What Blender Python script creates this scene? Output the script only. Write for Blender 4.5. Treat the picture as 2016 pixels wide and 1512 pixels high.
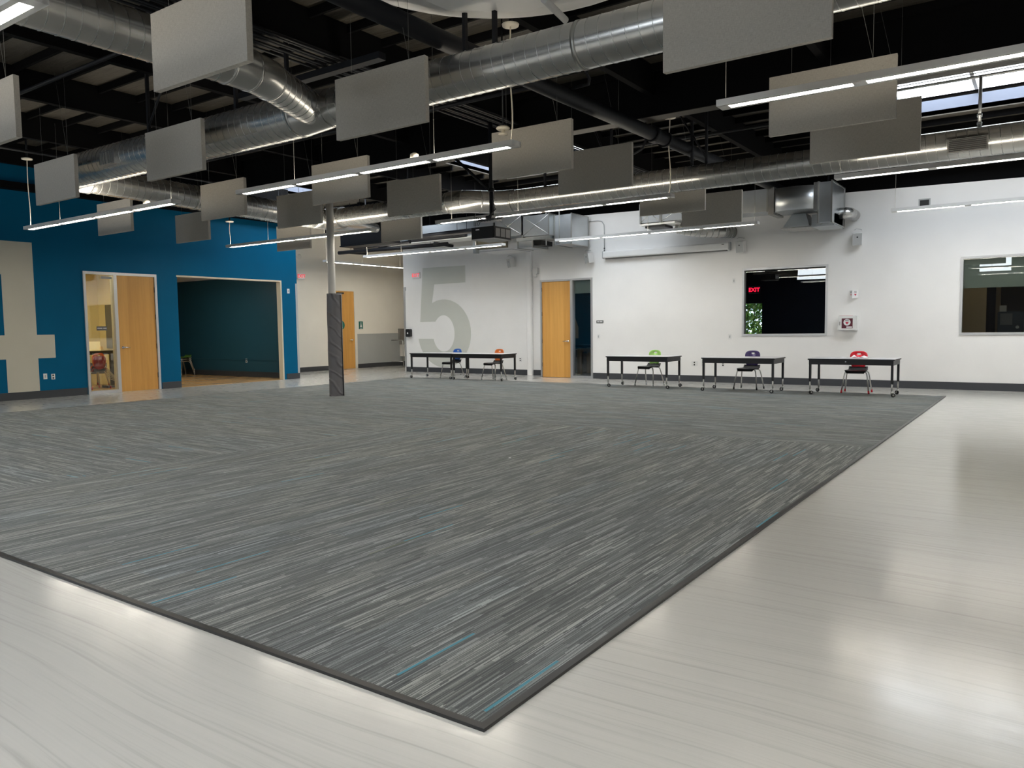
import bpy, math, random
from mathutils import Vector, Matrix
random.seed(7)
PI = math.pi
for o in list(bpy.data.objects): bpy.data.objects.remove(o)
SC = bpy.context.scene
COL = SC.collection

# ------------------------------------------------------------------ camera
YAW, PITCH, ROLL, FPX = 0.610225847, 0.072961777, -0.012989283, 1513.8
fw = Vector((-math.sin(YAW)*math.cos(PITCH), math.cos(YAW)*math.cos(PITCH), -math.sin(PITCH)))
rt = Vector((math.cos(YAW), math.sin(YAW), 0)); up = rt.cross(fw)
r2 = math.cos(ROLL)*rt + math.sin(ROLL)*up
u2 = -math.sin(ROLL)*rt + math.cos(ROLL)*up
cam_d = bpy.data.cameras.new('camera'); cam = bpy.data.objects.new('camera', cam_d); COL.objects.link(cam)
m = Matrix((( r2.x, u2.x, -fw.x, 0), (r2.y, u2.y, -fw.y, 0), (r2.z, u2.z, -fw.z, 1.38), (0, 0, 0, 1)))
cam.matrix_world = m
cam_d.sensor_width = 36.0; cam_d.lens = FPX/2016*36.0; cam_d.clip_start = .05; cam_d.clip_end = 200
SC.camera = cam

# ------------------------------------------------------------------ world and exposure
W = bpy.data.worlds.new('world'); SC.world = W; W.use_nodes = True
wn = W.node_tree; wn.nodes.clear()
wo = wn.nodes.new('ShaderNodeOutputWorld'); wb = wn.nodes.new('ShaderNodeBackground')
wb.inputs[0].default_value = (.62, .78, 1, 1); wb.inputs[1].default_value = 1.6
wn.links.new(wb.outputs[0], wo.inputs[0])
SC.view_settings.view_transform = 'Standard'; SC.view_settings.look = 'None'
SC.view_settings.exposure = 1.08; SC.view_settings.gamma = 1.0; SC.view_settings.use_curve_mapping = False
LENS_S = 22.0        # luminous strength of the linear fixtures
UP_S = 10.0           # their uplight slot
SKY_S = 3.5         # skylight diffusers, clerestory panes and added fill panes

# ------------------------------------------------------------------ materials
MATS = {}
def mat(name, col=(.5,.5,.5), rough=.5, metal=0, spec=.5, emit=None, es=0, alpha=1, coat=0):
    m = bpy.data.materials.new(name); m.use_nodes = True
    b = m.node_tree.nodes['Principled BSDF']
    b.inputs['Base Color'].default_value = (*col, 1); b.inputs['Roughness'].default_value = rough
    b.inputs['Metallic'].default_value = metal; b.inputs['Specular IOR Level'].default_value = spec
    b.inputs['Coat Weight'].default_value = coat; b.inputs['Coat Roughness'].default_value = .08
    if emit: b.inputs['Emission Color'].default_value = (*emit, 1); b.inputs['Emission Strength'].default_value = es
    MATS[name] = m; return m
def nt(m): return m.node_tree, m.node_tree.nodes['Principled BSDF']
def N(t, kind, **kw):
    n = t.nodes.new(kind)
    for k, v in kw.items(): setattr(n, k, v)
    return n
def L(t, a, b): t.links.new(a, b)
def math_(t, op, a, b=None, c=None):
    n = N(t, 'ShaderNodeMath', operation=op)
    for i, v in enumerate((a, b, c)):
        if v is None: continue
        if isinstance(v, (int, float)): n.inputs[i].default_value = v
        else: L(t, v, n.inputs[i])
    return n.outputs[0]
def comb(t, x, y, z=0.0):
    n = N(t, 'ShaderNodeCombineXYZ')
    for i, v in enumerate((x, y, z)):
        if isinstance(v, (int, float)): n.inputs[i].default_value = v
        else: L(t, v, n.inputs[i])
    return n.outputs[0]
def pos(t):
    g = N(t, 'ShaderNodeNewGeometry'); s = N(t, 'ShaderNodeSeparateXYZ'); L(t, g.outputs['Position'], s.inputs[0])
    return g.outputs['Position'], s.outputs[0], s.outputs[1], s.outputs[2]
def ramp(t, fac, stops):
    n = N(t, 'ShaderNodeValToRGB'); e = n.color_ramp.elements
    while len(e) < len(stops): e.new(.5)
    for i, (p, c) in enumerate(stops): e[i].position = p; e[i].color = (*c, 1)
    L(t, fac, n.inputs[0]); return n.outputs[0]
def mixc(t, fac, a, b, mode='MIX'):
    n = N(t, 'ShaderNodeMix', data_type='RGBA', blend_type=mode)
    if isinstance(fac, (int, float)): n.inputs[0].default_value = fac
    else: L(t, fac, n.inputs[0])
    for i, v in ((6, a), (7, b)):
        if isinstance(v, tuple): n.inputs[i].default_value = (*v, 1)
        else: L(t, v, n.inputs[i])
    return n.outputs[2]
def noise(t, vec, scale, detail=3, rough=.5):
    n = N(t, 'ShaderNodeTexNoise'); n.inputs['Scale'].default_value = scale; n.inputs['Detail'].default_value = detail
    n.inputs['Roughness'].default_value = rough
    if vec is not None: L(t, vec, n.inputs['Vector'])
    return n.outputs[0]
def scaled(t, vec, s):
    n = N(t, 'ShaderNodeMapping'); L(t, vec, n.inputs[0]); n.inputs['Scale'].default_value = s; return n.outputs[0]
def bump(t, b, h, strength, dist=.01):
    n = N(t, 'ShaderNodeBump'); n.inputs['Strength'].default_value = strength; n.inputs['Distance'].default_value = dist
    L(t, h, n.inputs['Height']); L(t, n.outputs[0], b.inputs['Normal'])
def white(t, vec):
    n = N(t, 'ShaderNodeTexWhiteNoise', noise_dimensions='3D'); L(t, vec, n.inputs[0]); return n.outputs[0]

def paint(name, col, rough=.55, var=.03, spec=.4):
    m = mat(name, col, rough, spec=spec); t, b = nt(m)
    p, x, y, z = pos(t); f = noise(t, p, 1.3, 4)
    c2 = tuple(v*(1-var*2.5) for v in col)
    L(t, mixc(t, f, tuple(min(1, v*(1+var)) for v in col), c2), b.inputs['Base Color'])
    bump(t, b, noise(t, p, 180, 2), .05, .002); return m
paint('white_paint', (.885, .875, .86), .5)
paint('blue_paint', (.0, .112, .232), .5, .05, .12)
paint('teal_paint', (.022, .085, .125), .4)
paint('beige_paint', (.82, .785, .71), .5)
paint('music_paint', (.78, .68, .42), .6)
paint('navy_paint', (.012, .018, .035), .6, spec=.2)
paint('grey_paint', (.42, .435, .43), .4)
paint('numeral_paint', (.60, .57, .475), .45)
paint('numeral_five_paint', (.62, .63, .58), .45)
paint('black_paint', (.0045, .0045, .005), .8, spec=.08)
paint('steel_black', (.009, .010, .013), .5, spec=.25)
mat('girder_plate', (.05, .045, .037), .6)
mat('projector_black', (.008, .008, .009), .55, spec=.2)
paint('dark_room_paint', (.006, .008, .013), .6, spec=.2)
paint('brown_room_paint', (.10, .085, .065), .6)
paint('tan_room_paint', (.42, .34, .22), .6)
mat('rubber_base', (.045, .048, .055), .45)
mat('rubber_edge', (.01, .01, .011), .35)
mat('aluminium', (.62, .62, .62), .35, .6)
mat('satin_aluminium', (.50, .50, .51), .38, .7)
mat('cream_trim', (.70, .62, .46), .4)
mat('fixture_grey', (.74, .73, .71), .4)
mat('white_plastic', (.78, .78, .77), .4)
mat('cream_cord', (.80, .74, .62), .5)
mat('grey_plastic', (.46, .47, .47), .5)
mat('black_plastic', (.012, .012, .013), .32)
mat('chrome', (.72, .72, .72), .16, 1)
mat('satin_chrome', (.6, .59, .56), .3, 1)
mat('steel_hanger', (.05, .05, .055), .5, .3)
mat('wire', (.18, .18, .17), .5, .5)
mat('conduit', (.55, .57, .58), .35, .9)
mat('table_top', (.60, .60, .61), .35)
mat('table_frame', (.008, .008, .01), .45)
mat('blue_shell', (.03, .13, .50), .35)
mat('orange_shell', (.75, .17, .03), .35)
mat('green_shell', (.38, .68, .16), .35)
mat('purple_shell', (.055, .032, .14), .35)
mat('red_shell', (.80, .012, .03), .35)
mat('maroon_shell', (.30, .02, .03), .4)
mat('seat_shade_and_frame', (.03, .03, .032), .4)  # charcoal stands in for under-desk shade on the seats; also used for their frames
mat('red_glide', (.5, .01, .02), .4)
mat('paper', (.82, .82, .84), .7)
mat('music_paper', (.85, .80, .62), .7)
mat('exit_face', (.86, .82, .82), .4)
mat('exit_red', (.85, .04, .06), .4, emit=(1, .08, .10), es=.35)
mat('exit_red_strong', (.9, .02, .03), .4, emit=(1, .01, .04), es=1.6)
mat('green_sign', (.02, .16, .12), .4)
mat('sign_grey', (.12, .12, .12), .4)
mat('sign_light', (.8, .8, .8), .4)
mat('aed_dark', (.10, .006, .02), .35)
mat('aed_red', (.55, .02, .06), .4)
mat('ink', (.03, .03, .03), .5)
mat('steel_sink', (.42, .40, .37), .3, .8)
mat('lens', (1, .97, .9), .4, emit=(1, .93, .80), es=LENS_S)
mat('uplight', (1, .97, .9), .4, emit=(1, .90, .74), es=UP_S)
mat('skylight_lens', (1, 1, 1), .4, emit=(.86, .93, 1), es=SKY_S)
mat('well_paint', (.13, .15, .20), .6)
mat('shade_fabric', (.36, .40, .36), .7)
mat('leaf', (.16, .34, .05), .5)
mat('leaf_light', (.42, .55, .14), .5)
mat('bark', (.12, .08, .05), .8)
mat('wood_stand', (.35, .20, .08), .5)
mat('plenum_white', (.70, .71, .70), .4)
mat('grille_dark', (.02, .02, .02), .5)
mat('filter_tan', (.23, .20, .14), .8)

# fabric of the hanging panels
m = mat('panel_fabric', (.42, .395, .355), .85, spec=.2); t, b = nt(m)
p, x, y, z = pos(t)
w1 = noise(t, scaled(t, p, (30, 30, 400)), 1, 3); w2 = noise(t, scaled(t, p, (400, 400, 30)), 1, 3)
f = math_(t, 'ADD', math_(t, 'MULTIPLY', w1, .5), math_(t, 'MULTIPLY', w2, .5))
L(t, ramp(t, f, [(.35, (.42, .395, .35)), (.65, (.60, .57, .515))]), b.inputs['Base Color'])
bump(t, b, f, .15, .002)

# galvanised steel
def galv(name, col, rough, metal=1.0):
    m = mat(name, col, rough, metal); t, b = nt(m); p, x, y, z = pos(t)
    v = N(t, 'ShaderNodeTexVoronoi'); v.inputs['Scale'].default_value = 22; L(t, p, v.inputs[0])
    f = math_(t, 'ADD', math_(t, 'MULTIPLY', noise(t, p, 2.2, 4), .7), math_(t, 'MULTIPLY', v.outputs[0], .05))
    L(t, ramp(t, f, [(.25, tuple(c*.88 for c in col)), (.75, tuple(min(1, c*1.06) for c in col))]), b.inputs['Base Color'])
    b.inputs['Roughness'].default_value = rough*1.05
galv('duct_metal', (.58, .58, .565), .235, .82)
galv('duct_seam', (.50, .50, .48), .36)
galv('box_duct_metal', (.62, .65, .67), .36)

# veneer doors
m = mat('maple_veneer', (.55, .30, .09), .3, spec=.45); t, b = nt(m)
p, x, y, z = pos(t)
n1 = noise(t, scaled(t, p, (14, 14, .8)), 1, 4, .6); n2 = noise(t, scaled(t, p, (3.2, 3.2, .15)), 1, 2)
sx = math_(t, 'FLOOR', math_(t, 'MULTIPLY', math_(t, 'ADD', x, y), 4.6))
f = math_(t, 'ADD', math_(t, 'MULTIPLY', n1, .5), math_(t, 'MULTIPLY', white(t, comb(t, sx, 3.0)), .28))
f = math_(t, 'ADD', f, math_(t, 'MULTIPLY', n2, .22))
L(t, ramp(t, f, [(.25, (.56, .265, .055)), (.75, (.80, .43, .12))]), b.inputs['Base Color'])

# polished concrete floor
m = mat('polished_concrete', (.7, .68, .63), .15, spec=.5); t, b = nt(m)
p, x, y, z = pos(t)
sw = N(t, 'ShaderNodeVectorMath', operation='ADD'); L(t, p, sw.inputs[0])
wv = noise(t, p, .35, 2); L(t, comb(t, 0.0, math_(t, 'MULTIPLY', wv, .3)), sw.inputs[1])
s1 = noise(t, scaled(t, sw.outputs[0], (.7, 24, 1)), 1, 5, .65)
s2 = noise(t, scaled(t, sw.outputs[0], (.25, 75, 1)), 1, 2)
bl = noise(t, p, .5, 4)
f = math_(t, 'ADD', math_(t, 'MULTIPLY', s1, .6), math_(t, 'MULTIPLY', s2, .4))
cA = ramp(t, f, [(.32, (.39, .382, .36)), (.47, (.50, .493, .467)), (.75, (.545, .537, .508))])
L(t, mixc(t, math_(t, 'MULTIPLY', bl, .35), cA, (.50, .485, .45)), b.inputs['Base Color'])
rg = noise(t, scaled(t, p, (2.5, 7, 1)), 1.6, 4, .6)
L(t, ramp(t, rg, [(.3, (.13,)*3), (.75, (.20,)*3)]), b.inputs['Roughness'])
hb = math_(t, 'ADD', math_(t, 'MULTIPLY', f, .35), math_(t, 'MULTIPLY', noise(t, scaled(t, p, (6, 16, 1)), 1.0, 3), .8))
bump(t, b, hb, .07, .012)

# wooden floor of the recess
m = mat('wood_floor', (.42, .25, .10), .25); t, b = nt(m); p, x, y, z = pos(t)
pl = math_(t, 'FLOOR', math_(t, 'MULTIPLY', x, 9.0)); wn_ = white(t, comb(t, pl, math_(t, 'FLOOR', y)))
L(t, ramp(t, wn_, [(0, (.38, .22, .09)), (1, (.52, .33, .15))]), b.inputs['Base Color'])

# striped carpet planks
m = mat('striped_carpet', (.07, .072, .07), .9, spec=.25); t, b = nt(m)
p, x, y, z = pos(t)
zone = math_(t, 'MULTIPLY', math_(t, 'GREATER_THAN', x, -7.55), math_(t, 'LESS_THAN', y, 9.15))
def pick(a, c):   # zone 1 -> a, zone 0 -> c
    return math_(t, 'ADD', math_(t, 'MULTIPLY', a, zone), math_(t, 'MULTIPLY', c, math_(t, 'SUBTRACT', 1.0, zone)))
U = pick(x, y); V = pick(y, x)
tu = math_(t, 'FLOOR', math_(t, 'DIVIDE', U, .25))
tv = math_(t, 'FLOOR', math_(t, 'ADD', math_(t, 'DIVIDE', V, 1.0), math_(t, 'MULTIPLY', white(t, comb(t, tu, 7.0)), 3.0)))
tile = white(t, comb(t, tu, tv, zone)); tile2 = white(t, comb(t, tu, tv, math_(t, 'ADD', zone, 5.0)))
su = math_(t, 'FLOOR', math_(t, 'DIVIDE', U, .0052))
sv = math_(t, 'FLOOR', math_(t, 'ADD', math_(t, 'DIVIDE', V, .33), math_(t, 'MULTIPLY', white(t, comb(t, su, 1.0)), 9.0)))
st = white(t, comb(t, su, sv, 2.0))
su2 = math_(t, 'FLOOR', math_(t, 'DIVIDE', U, .021))
sv2 = math_(t, 'FLOOR', math_(t, 'ADD', math_(t, 'DIVIDE', V, .45), math_(t, 'MULTIPLY', white(t, comb(t, su2, 4.0)), 9.0)))
st2 = white(t, comb(t, su2, sv2, 3.0))
f = math_(t, 'ADD', math_(t, 'MULTIPLY', st, .62), math_(t, 'MULTIPLY', st2, .38))
base = ramp(t, f, [(.05, (.010, .011, .012)), (.38, (.050, .053, .053)), (.60, (.108, .112, .110)), (.9, (.30, .305, .295))])
tint = ramp(t, tile, [(0, (.86, .88, .90)), (.3, (1.0, 1.0, .98)), (.6, (1.04, 1.02, .95)), (.85, (.93, 1.0, 1.05)), (1, (1.14, 1.12, 1.06))])
c = mixc(t, 1.0, base, tint, 'MULTIPLY')
grain = noise(t, p, 260, 2)
c = mixc(t, 1.0, c, ramp(t, grain, [(.3, (.6, .6, .6)), (.7, (1.35, 1.35, 1.35))]), 'MULTIPLY')
su3 = math_(t, 'FLOOR', math_(t, 'DIVIDE', U, .0145))
sv3 = math_(t, 'FLOOR', math_(t, 'ADD', math_(t, 'DIVIDE', V, .5), math_(t, 'MULTIPLY', white(t, comb(t, su3, 8.5)), 9.0)))
acc = math_(t, 'GREATER_THAN', white(t, comb(t, su3, sv3, 9.0)), .9958)
c = mixc(t, math_(t, 'MULTIPLY', acc, .9), c, (.015, .20, .28))
acc2 = math_(t, 'GREATER_THAN', white(t, comb(t, su3, sv3, 12.0)), .9975)
c = mixc(t, math_(t, 'MULTIPLY', acc2, .4), c, (.16, .17, .05))
L(t, c, b.inputs['Base Color'])
b.inputs['Sheen Weight'].default_value = .25; b.inputs['Sheen Roughness'].default_value = .6
b.inputs['Sheen Tint'].default_value = (.8, .85, .85, 1)
bump(t, b, math_(t, 'ADD', f, grain), .5, .003)

# roof deck: brown-grey faced insulation, wrinkled
m = mat('roof_deck', (.12, .105, .085), .6, spec=.35); t, b = nt(m); p, x, y, z = pos(t)
wr = noise(t, scaled(t, p, (1.2, 5.5, 1)), 1, 4, .6); pa = noise(t, p, .6, 3)
L(t, ramp(t, math_(t, 'ADD', math_(t, 'MULTIPLY', wr, .5), math_(t, 'MULTIPLY', pa, .5)), [(.3, (.038, .034, .028)), (.7, (.10, .088, .07))]), b.inputs['Base Color'])
bump(t, b, wr, .5, .08)

# padded vinyl sleeve with creases
m = mat('vinyl_sleeve', (.17, .165, .172), .45, spec=.4); t, b = nt(m); p, x, y, z = pos(t)
wv = N(t, 'ShaderNodeTexWave', wave_type='BANDS', bands_direction='DIAGONAL'); L(t, scaled(t, p, (3, 3, 5)), wv.inputs[0])
wv.inputs['Scale'].default_value = .45; wv.inputs['Distortion'].default_value = 7; wv.inputs['Detail'].default_value = 1.5
bump(t, b, math_(t, 'POWER', wv.outputs[0], 8.0), .6, .03)

# thin clear glass
def glass(name, tint, refl=1.0):
    m = bpy.data.materials.new(name); m.use_nodes = True; t = m.node_tree; t.nodes.clear()
    o = N(t, 'ShaderNodeOutputMaterial'); mx = N(t, 'ShaderNodeMixShader'); tr = N(t, 'ShaderNodeBsdfTransparent'); gl = N(t, 'ShaderNodeBsdfGlossy')
    gl.inputs['Roughness'].default_value = .0; gl.inputs['Color'].default_value = (refl, refl, refl, 1); tr.inputs[0].default_value = (*tint, 1)
    fr = N(t, 'ShaderNodeFresnel'); fr.inputs[0].default_value = 1.5
    f = math_(t, 'MINIMUM', math_(t, 'MULTIPLY', fr.outputs[0], 1.8), 1.0)
    L(t, f, mx.inputs[0]); L(t, tr.outputs[0], mx.inputs[1]); L(t, gl.outputs[0], mx.inputs[2]); L(t, mx.outputs[0], o.inputs[0])
    MATS[name] = m
glass('clear_glass', (.90, .93, .92)); glass('tinted_glass', (.60, .66, .66))

# ------------------------------------------------------------------ mesh building
class MB:
    def __init__(s): s.v = []; s.f = []; s.mi = []; s.sm = []; s.mats = []; s.cur = 0; s.smooth = False
    def use(s, name):
        if name not in s.mats: s.mats.append(name)
        s.cur = s.mats.index(name); return s
    def add(s, vs, fs, smooth=None):
        k = len(s.v); s.v += [tuple(v) for v in vs]
        for f in fs: s.f.append(tuple(i+k for i in f)); s.mi.append(s.cur); s.sm.append(s.smooth if smooth is None else smooth)
        return s
    def box(s, x0, x1, y0, y1, z0, z1, M=None):
        x0, x1 = min(x0, x1), max(x0, x1); y0, y1 = min(y0, y1), max(y0, y1); z0, z1 = min(z0, z1), max(z0, z1)
        vs = [(x0,y0,z0),(x1,y0,z0),(x1,y1,z0),(x0,y1,z0),(x0,y0,z1),(x1,y0,z1),(x1,y1,z1),(x0,y1,z1)]
        if M: vs = [tuple(M @ Vector(v)) for v in vs]
        return s.add(vs, [(0,3,2,1),(4,5,6,7),(0,1,5,4),(1,2,6,5),(2,3,7,6),(3,0,4,7)], False)
    def bbox_(s, c, d, M=None):
        return s.box(c[0]-d[0]/2, c[0]+d[0]/2, c[1]-d[1]/2, c[1]+d[1]/2, c[2]-d[2]/2, c[2]+d[2]/2, M)
    def rbox(s, x0, x1, y0, y1, z0, z1, r=.01, n=3, axis=2):
        # box with rounded edges along one axis
        lo = [x0, y0, z0]; hi = [x1, y1, z1]; a, b_ = [i for i in range(3) if i != axis]
        pts = []
        for cx, cy, a0 in ((hi[a]-r, hi[b_]-r, 0), (lo[a]+r, hi[b_]-r, 90), (lo[a]+r, lo[b_]+r, 180), (hi[a]-r, lo[b_]+r, 270)):
            for k in range(n+1):
                q = math.radians(a0+90*k/n); pts.append((cx+r*math.cos(q), cy+r*math.sin(q)))
        return s.prism(pts, axis, lo[axis], hi[axis])
    def prism(s, pts, axis, d0, d1, smooth=False):
        def P(u, v, d):
            l = [u, v]; l.insert(axis, d); return tuple(l)
        n = len(pts); vs = [P(u, v, d0) for u, v in pts] + [P(u, v, d1) for u, v in pts]
        area = sum(pts[i][0]*pts[(i+1) % n][1]-pts[(i+1) % n][0]*pts[i][1] for i in range(n))
        flip = (area < 0) ^ (axis == 1) ^ (d1 < d0)
        fs = [tuple(range(n))[::-1], tuple(range(n, 2*n))] + [(i, (i+1) % n, n+(i+1) % n, n+i) for i in range(n)]
        if flip: fs = [f[::-1] for f in fs]
        k = len(s.f); s.add(vs, fs, smooth); 
        s.sm[k] = False; s.sm[k+1] = False; return s
    def tube(s, pts, r, n=12, cap=True, smooth=True):
        pts = [Vector(p) for p in pts]; rs = r if isinstance(r, (list, tuple)) else [r]*len(pts)
        rings = []; prev = None
        for i, p in enumerate(pts):
            d = (pts[min(i+1, len(pts)-1)]-pts[max(i-1, 0)])
            if 0 < i < len(pts)-1: d = (pts[i+1]-p).normalized()+(p-pts[i-1]).normalized()
            d = d.normalized() if d.length > 1e-9 else Vector((0, 0, 1))
            if prev is None:
                a = Vector((0, 0, 1)) if abs(d.z) < .9 else Vector((1, 0, 0)); e = d.cross(a).normalized()
            else: e = (prev - d*prev.dot(d)).normalized()
            prev = e; g = d.cross(e)
            sc = 1.0
            if 0 < i < len(pts)-1:
                cs = (p-pts[i-1]).normalized().dot((pts[i+1]-p).normalized()); 
            rings.append([p+(e*math.cos(2*PI*k/n)+g*math.sin(2*PI*k/n))*rs[i] for k in range(n)])
        vs = [v for rg in rings for v in rg]; fs = []
        for i in range(len(pts)-1):
            for k in range(n): fs.append((i*n+k, i*n+(k+1) % n, (i+1)*n+(k+1) % n, (i+1)*n+k))
        s.add(vs, fs, smooth)
        if cap: 
            b0 = len(s.v)-len(vs)
            s.f.append(tuple(b0+k for k in range(n))[::-1]); s.mi.append(s.cur); s.sm.append(False)
            s.f.append(tuple(b0+(len(pts)-1)*n+k for k in range(n))); s.mi.append(s.cur); s.sm.append(False)
        return s
    def lathe(s, c, prof, n=20, axis='z', smooth=True):
        # prof list of (r, h)
        vs = []
        for r, h in prof:
            for k in range(n):
                q = 2*PI*k/n; u, v = r*math.cos(q), r*math.sin(q)
                vs.append((c[0]+u, c[1]+v, c[2]+h) if axis == 'z' else ((c[0]+h, c[1]+u, c[2]+v) if axis == 'x' else (c[0]+v, c[1]+h, c[2]+u)))
        fs = []
        for i in range(len(prof)-1):
            for k in range(n): fs.append((i*n+k, i*n+(k+1) % n, (i+1)*n+(k+1) % n, (i+1)*n+k))
        fs.append(tuple(range(n))[::-1]); fs.append(tuple((len(prof)-1)*n+k for k in range(n)))
        k = len(s.f); s.add(vs, fs, smooth); s.sm[-1] = False; s.sm[-2] = False; return s
    def build(s, name, material=None, parent=None, kind=None, local=False):
        me = bpy.data.meshes.new(name)
        org = Vector((0, 0, 0)); vs = s.v
        if parent is not None and not local: org = parent_world(parent)
        elif parent is None and not local and kind != 'structure':
            xs = [v[0] for v in vs]; ys = [v[1] for v in vs]; zs = [v[2] for v in vs]
            org = Vector(((min(xs)+max(xs))/2, (min(ys)+max(ys))/2, min(zs)))
        me.from_pydata([(v[0]-org.x, v[1]-org.y, v[2]-org.z) for v in vs], [], s.f)
        if s.mats:
            for n_ in s.mats: me.materials.append(MATS[n_])
            for p_, i in zip(me.polygons, s.mi): p_.material_index = i
        elif material: me.materials.append(MATS[material])
        for p_, q in zip(me.polygons, s.sm): p_.use_smooth = q
        me.update()
        o = bpy.data.objects.new(name, me); COL.objects.link(o)
        if parent is not None: o.parent = parent
        else: o.location = org
        if kind: o['kind'] = kind
        return o
def parent_world(p):
    v = Vector((0, 0, 0))
    while p is not None: v += p.location; p = p.parent
    return v
def tag(o, label, cat, group=None):
    o['label'] = label; o['category'] = cat
    if group: o['group'] = group
    return o
def thing(name, label, cat, loc, rz=0, group=None):
    o = bpy.data.objects.new(name, None); COL.objects.link(o); o.location = loc; o.rotation_euler = (0, 0, rz); o.empty_display_size = .1
    return tag(o, label, cat, group)
def children(o): return [c for c in bpy.data.objects if c.parent == o]
def dup(root, loc, label, rz=None, group=None):
    kids = KIDS.setdefault(root.name, None) or [(c, children(c)) for c in children(root)]
    KIDS[root.name] = kids
    r = root.copy(); COL.objects.link(r); r.location = loc
    if rz is not None: r.rotation_euler = (0, 0, rz)
    r['label'] = label
    if group: r['group'] = group
    for c, gs in kids:
        d = c.copy(); COL.objects.link(d); d.parent = r
        for g in gs: e = g.copy(); COL.objects.link(e); e.parent = d
    return r
KIDS = {}
def text_mb(body, size, mx, matname, depth=.002, align='CENTER', bold=False):
    """lettering as its own mesh data, mapped through matrix mx (local x right, y up)"""
    cu = bpy.data.curves.new('lettering', 'FONT'); cu.body = body; cu.size = size; cu.align_x = align; cu.align_y = 'CENTER'; cu.extrude = depth
    if bold: cu.offset = size*.02
    ob = bpy.data.objects.new('lettering', cu); COL.objects.link(ob)
    bpy.context.view_layer.update()
    me = bpy.data.meshes.new_from_object(ob.evaluated_get(bpy.context.evaluated_depsgraph_get()))
    vs = [tuple(mx @ v.co) for v in me.vertices]; fs = [tuple(p.vertices) for p in me.polygons]
    bpy.data.objects.remove(ob); bpy.data.curves.remove(cu); bpy.data.meshes.remove(me)
    b = MB(); b.use(matname); b.add(vs, fs, False); return b
def face_south(x, y, z):   # lettering read from the -Y side
    return Matrix.Translation((x, y, z)) @ Matrix(((1,0,0,0),(0,0,-1,0),(0,1,0,0),(0,0,0,1)))
def face_east(x, y, z):    # lettering read from the +X side
    return Matrix.Translation((x, y, z)) @ Matrix(((0,0,1,0),(1,0,0,0),(0,1,0,0),(0,0,0,1)))

def grid_wall(mb, axis, d0, d1, us, zs, holes):
    """a wall made of blocks between the grid lines, open where a hole is"""
    us = sorted(set(us + [h[0] for h in holes] + [h[1] for h in holes])); zs = sorted(set(zs + [h[2] for h in holes] + [h[3] for h in holes]))
    for i in range(len(us)-1):
        run = None
        for j in range(len(zs)-1):
            cu, cz = (us[i]+us[i+1])/2, (zs[j]+zs[j+1])/2
            hole = any(h[0] < cu < h[1] and h[2] < cz < h[3] for h in holes)
            if not hole and run is None: run = zs[j]
            if (hole or j == len(zs)-2) and run is not None:
                z1 = zs[j] if hole else zs[j+1]
                if axis == 1: mb.box(us[i], us[i+1], d0, d1, run, z1)
                elif axis == 0: mb.box(d0, d1, us[i], us[i+1], run, z1)
                else: mb.box(us[i], us[i+1], run, z1, d0, d1)
                run = None
    return mb

DW, D5, BX, HX = 18.05, 18.62, -17.75, -20.4
ROOF = 5.2
# ------------------------------------------------------------------ the shell
MB().box(-26, 5.2, -6.3, 27, -.12, 0).build('floor', 'polished_concrete', kind='structure')
MB().box(-25.6, BX-.01, 10.6, 14.5, .0, .006).build('floor_recess', 'wood_floor', kind='structure')
MB().box(-20.9, BX-.17, 6.0, 10.62, .0, .006).build('floor_music_room', 'wood_floor', kind='structure')

# main white wall with door, two windows
DOOR5 = (-11.62, -9.98, 0, 2.68)
WIN1 = (-5.965, -4.06, 1.12, 2.69)
WIN2 = (-1.515, .85, 1.12, 2.69)
mb = MB(); grid_wall(mb, 1, DW, DW+.16, [-11.62, 5.0], [0, 4.2], [DOOR5, WIN1, WIN2])
mb.v = [(x, y, (4.34-.018*(x+11)) if abs(z-4.2) < 1e-6 else z) for x, y, z in mb.v]
mb.build('wall_back', 'white_paint', kind='structure')
MB().box(-18.0, 5.0, DW+.2, DW+.3, 4.0, ROOF).build('wall_back_upper', 'black_paint', kind='structure')
MB().box(-17.27, -11.625, D5, D5+.16, 0, 4.45).build('wall_numeral_five', 'white_paint', kind='structure')
MB().box(-11.625, -11.58, DW+.005, D5+.16, 0, 4.35).build('wall_jog', 'white_paint', kind='structure')
MB().box(-17.45, -11.6, D5+.2, D5+.3, 4.2, ROOF).build('wall_five_upper', 'black_paint', kind='structure')
# blue wall
BDOOR = (8.70, 10.43, 0, 2.77); BOPEN = (10.98, 14.13, 0, 2.775)
mb = MB(); grid_wall(mb, 0, BX-.16, BX, [-6, 14.68], [0, ROOF], [BDOOR, BOPEN]); mb.build('wall_left', 'blue_paint', kind='structure')
# hall
MB().box(HX-.15, HX, 14.7, 26, 0, ROOF).build('wall_hall', 'beige_paint', kind='structure')
MB().box(HX, -11.7, 24.6, 24.75, 0, ROOF).build('wall_hall_end', 'beige_paint', kind='structure')
MB().box(-17.2, -17.05, D5+.17, 24.6, 0, ROOF).build('wall_hall_right', 'beige_paint', kind='structure')
mb = MB(); mb.box(HX, HX+.012, 19.50, 24.6, .15, 1.235); mb.use('grey_paint'); mb.build('trim_wainscot', 'grey_paint', kind='structure')
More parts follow.
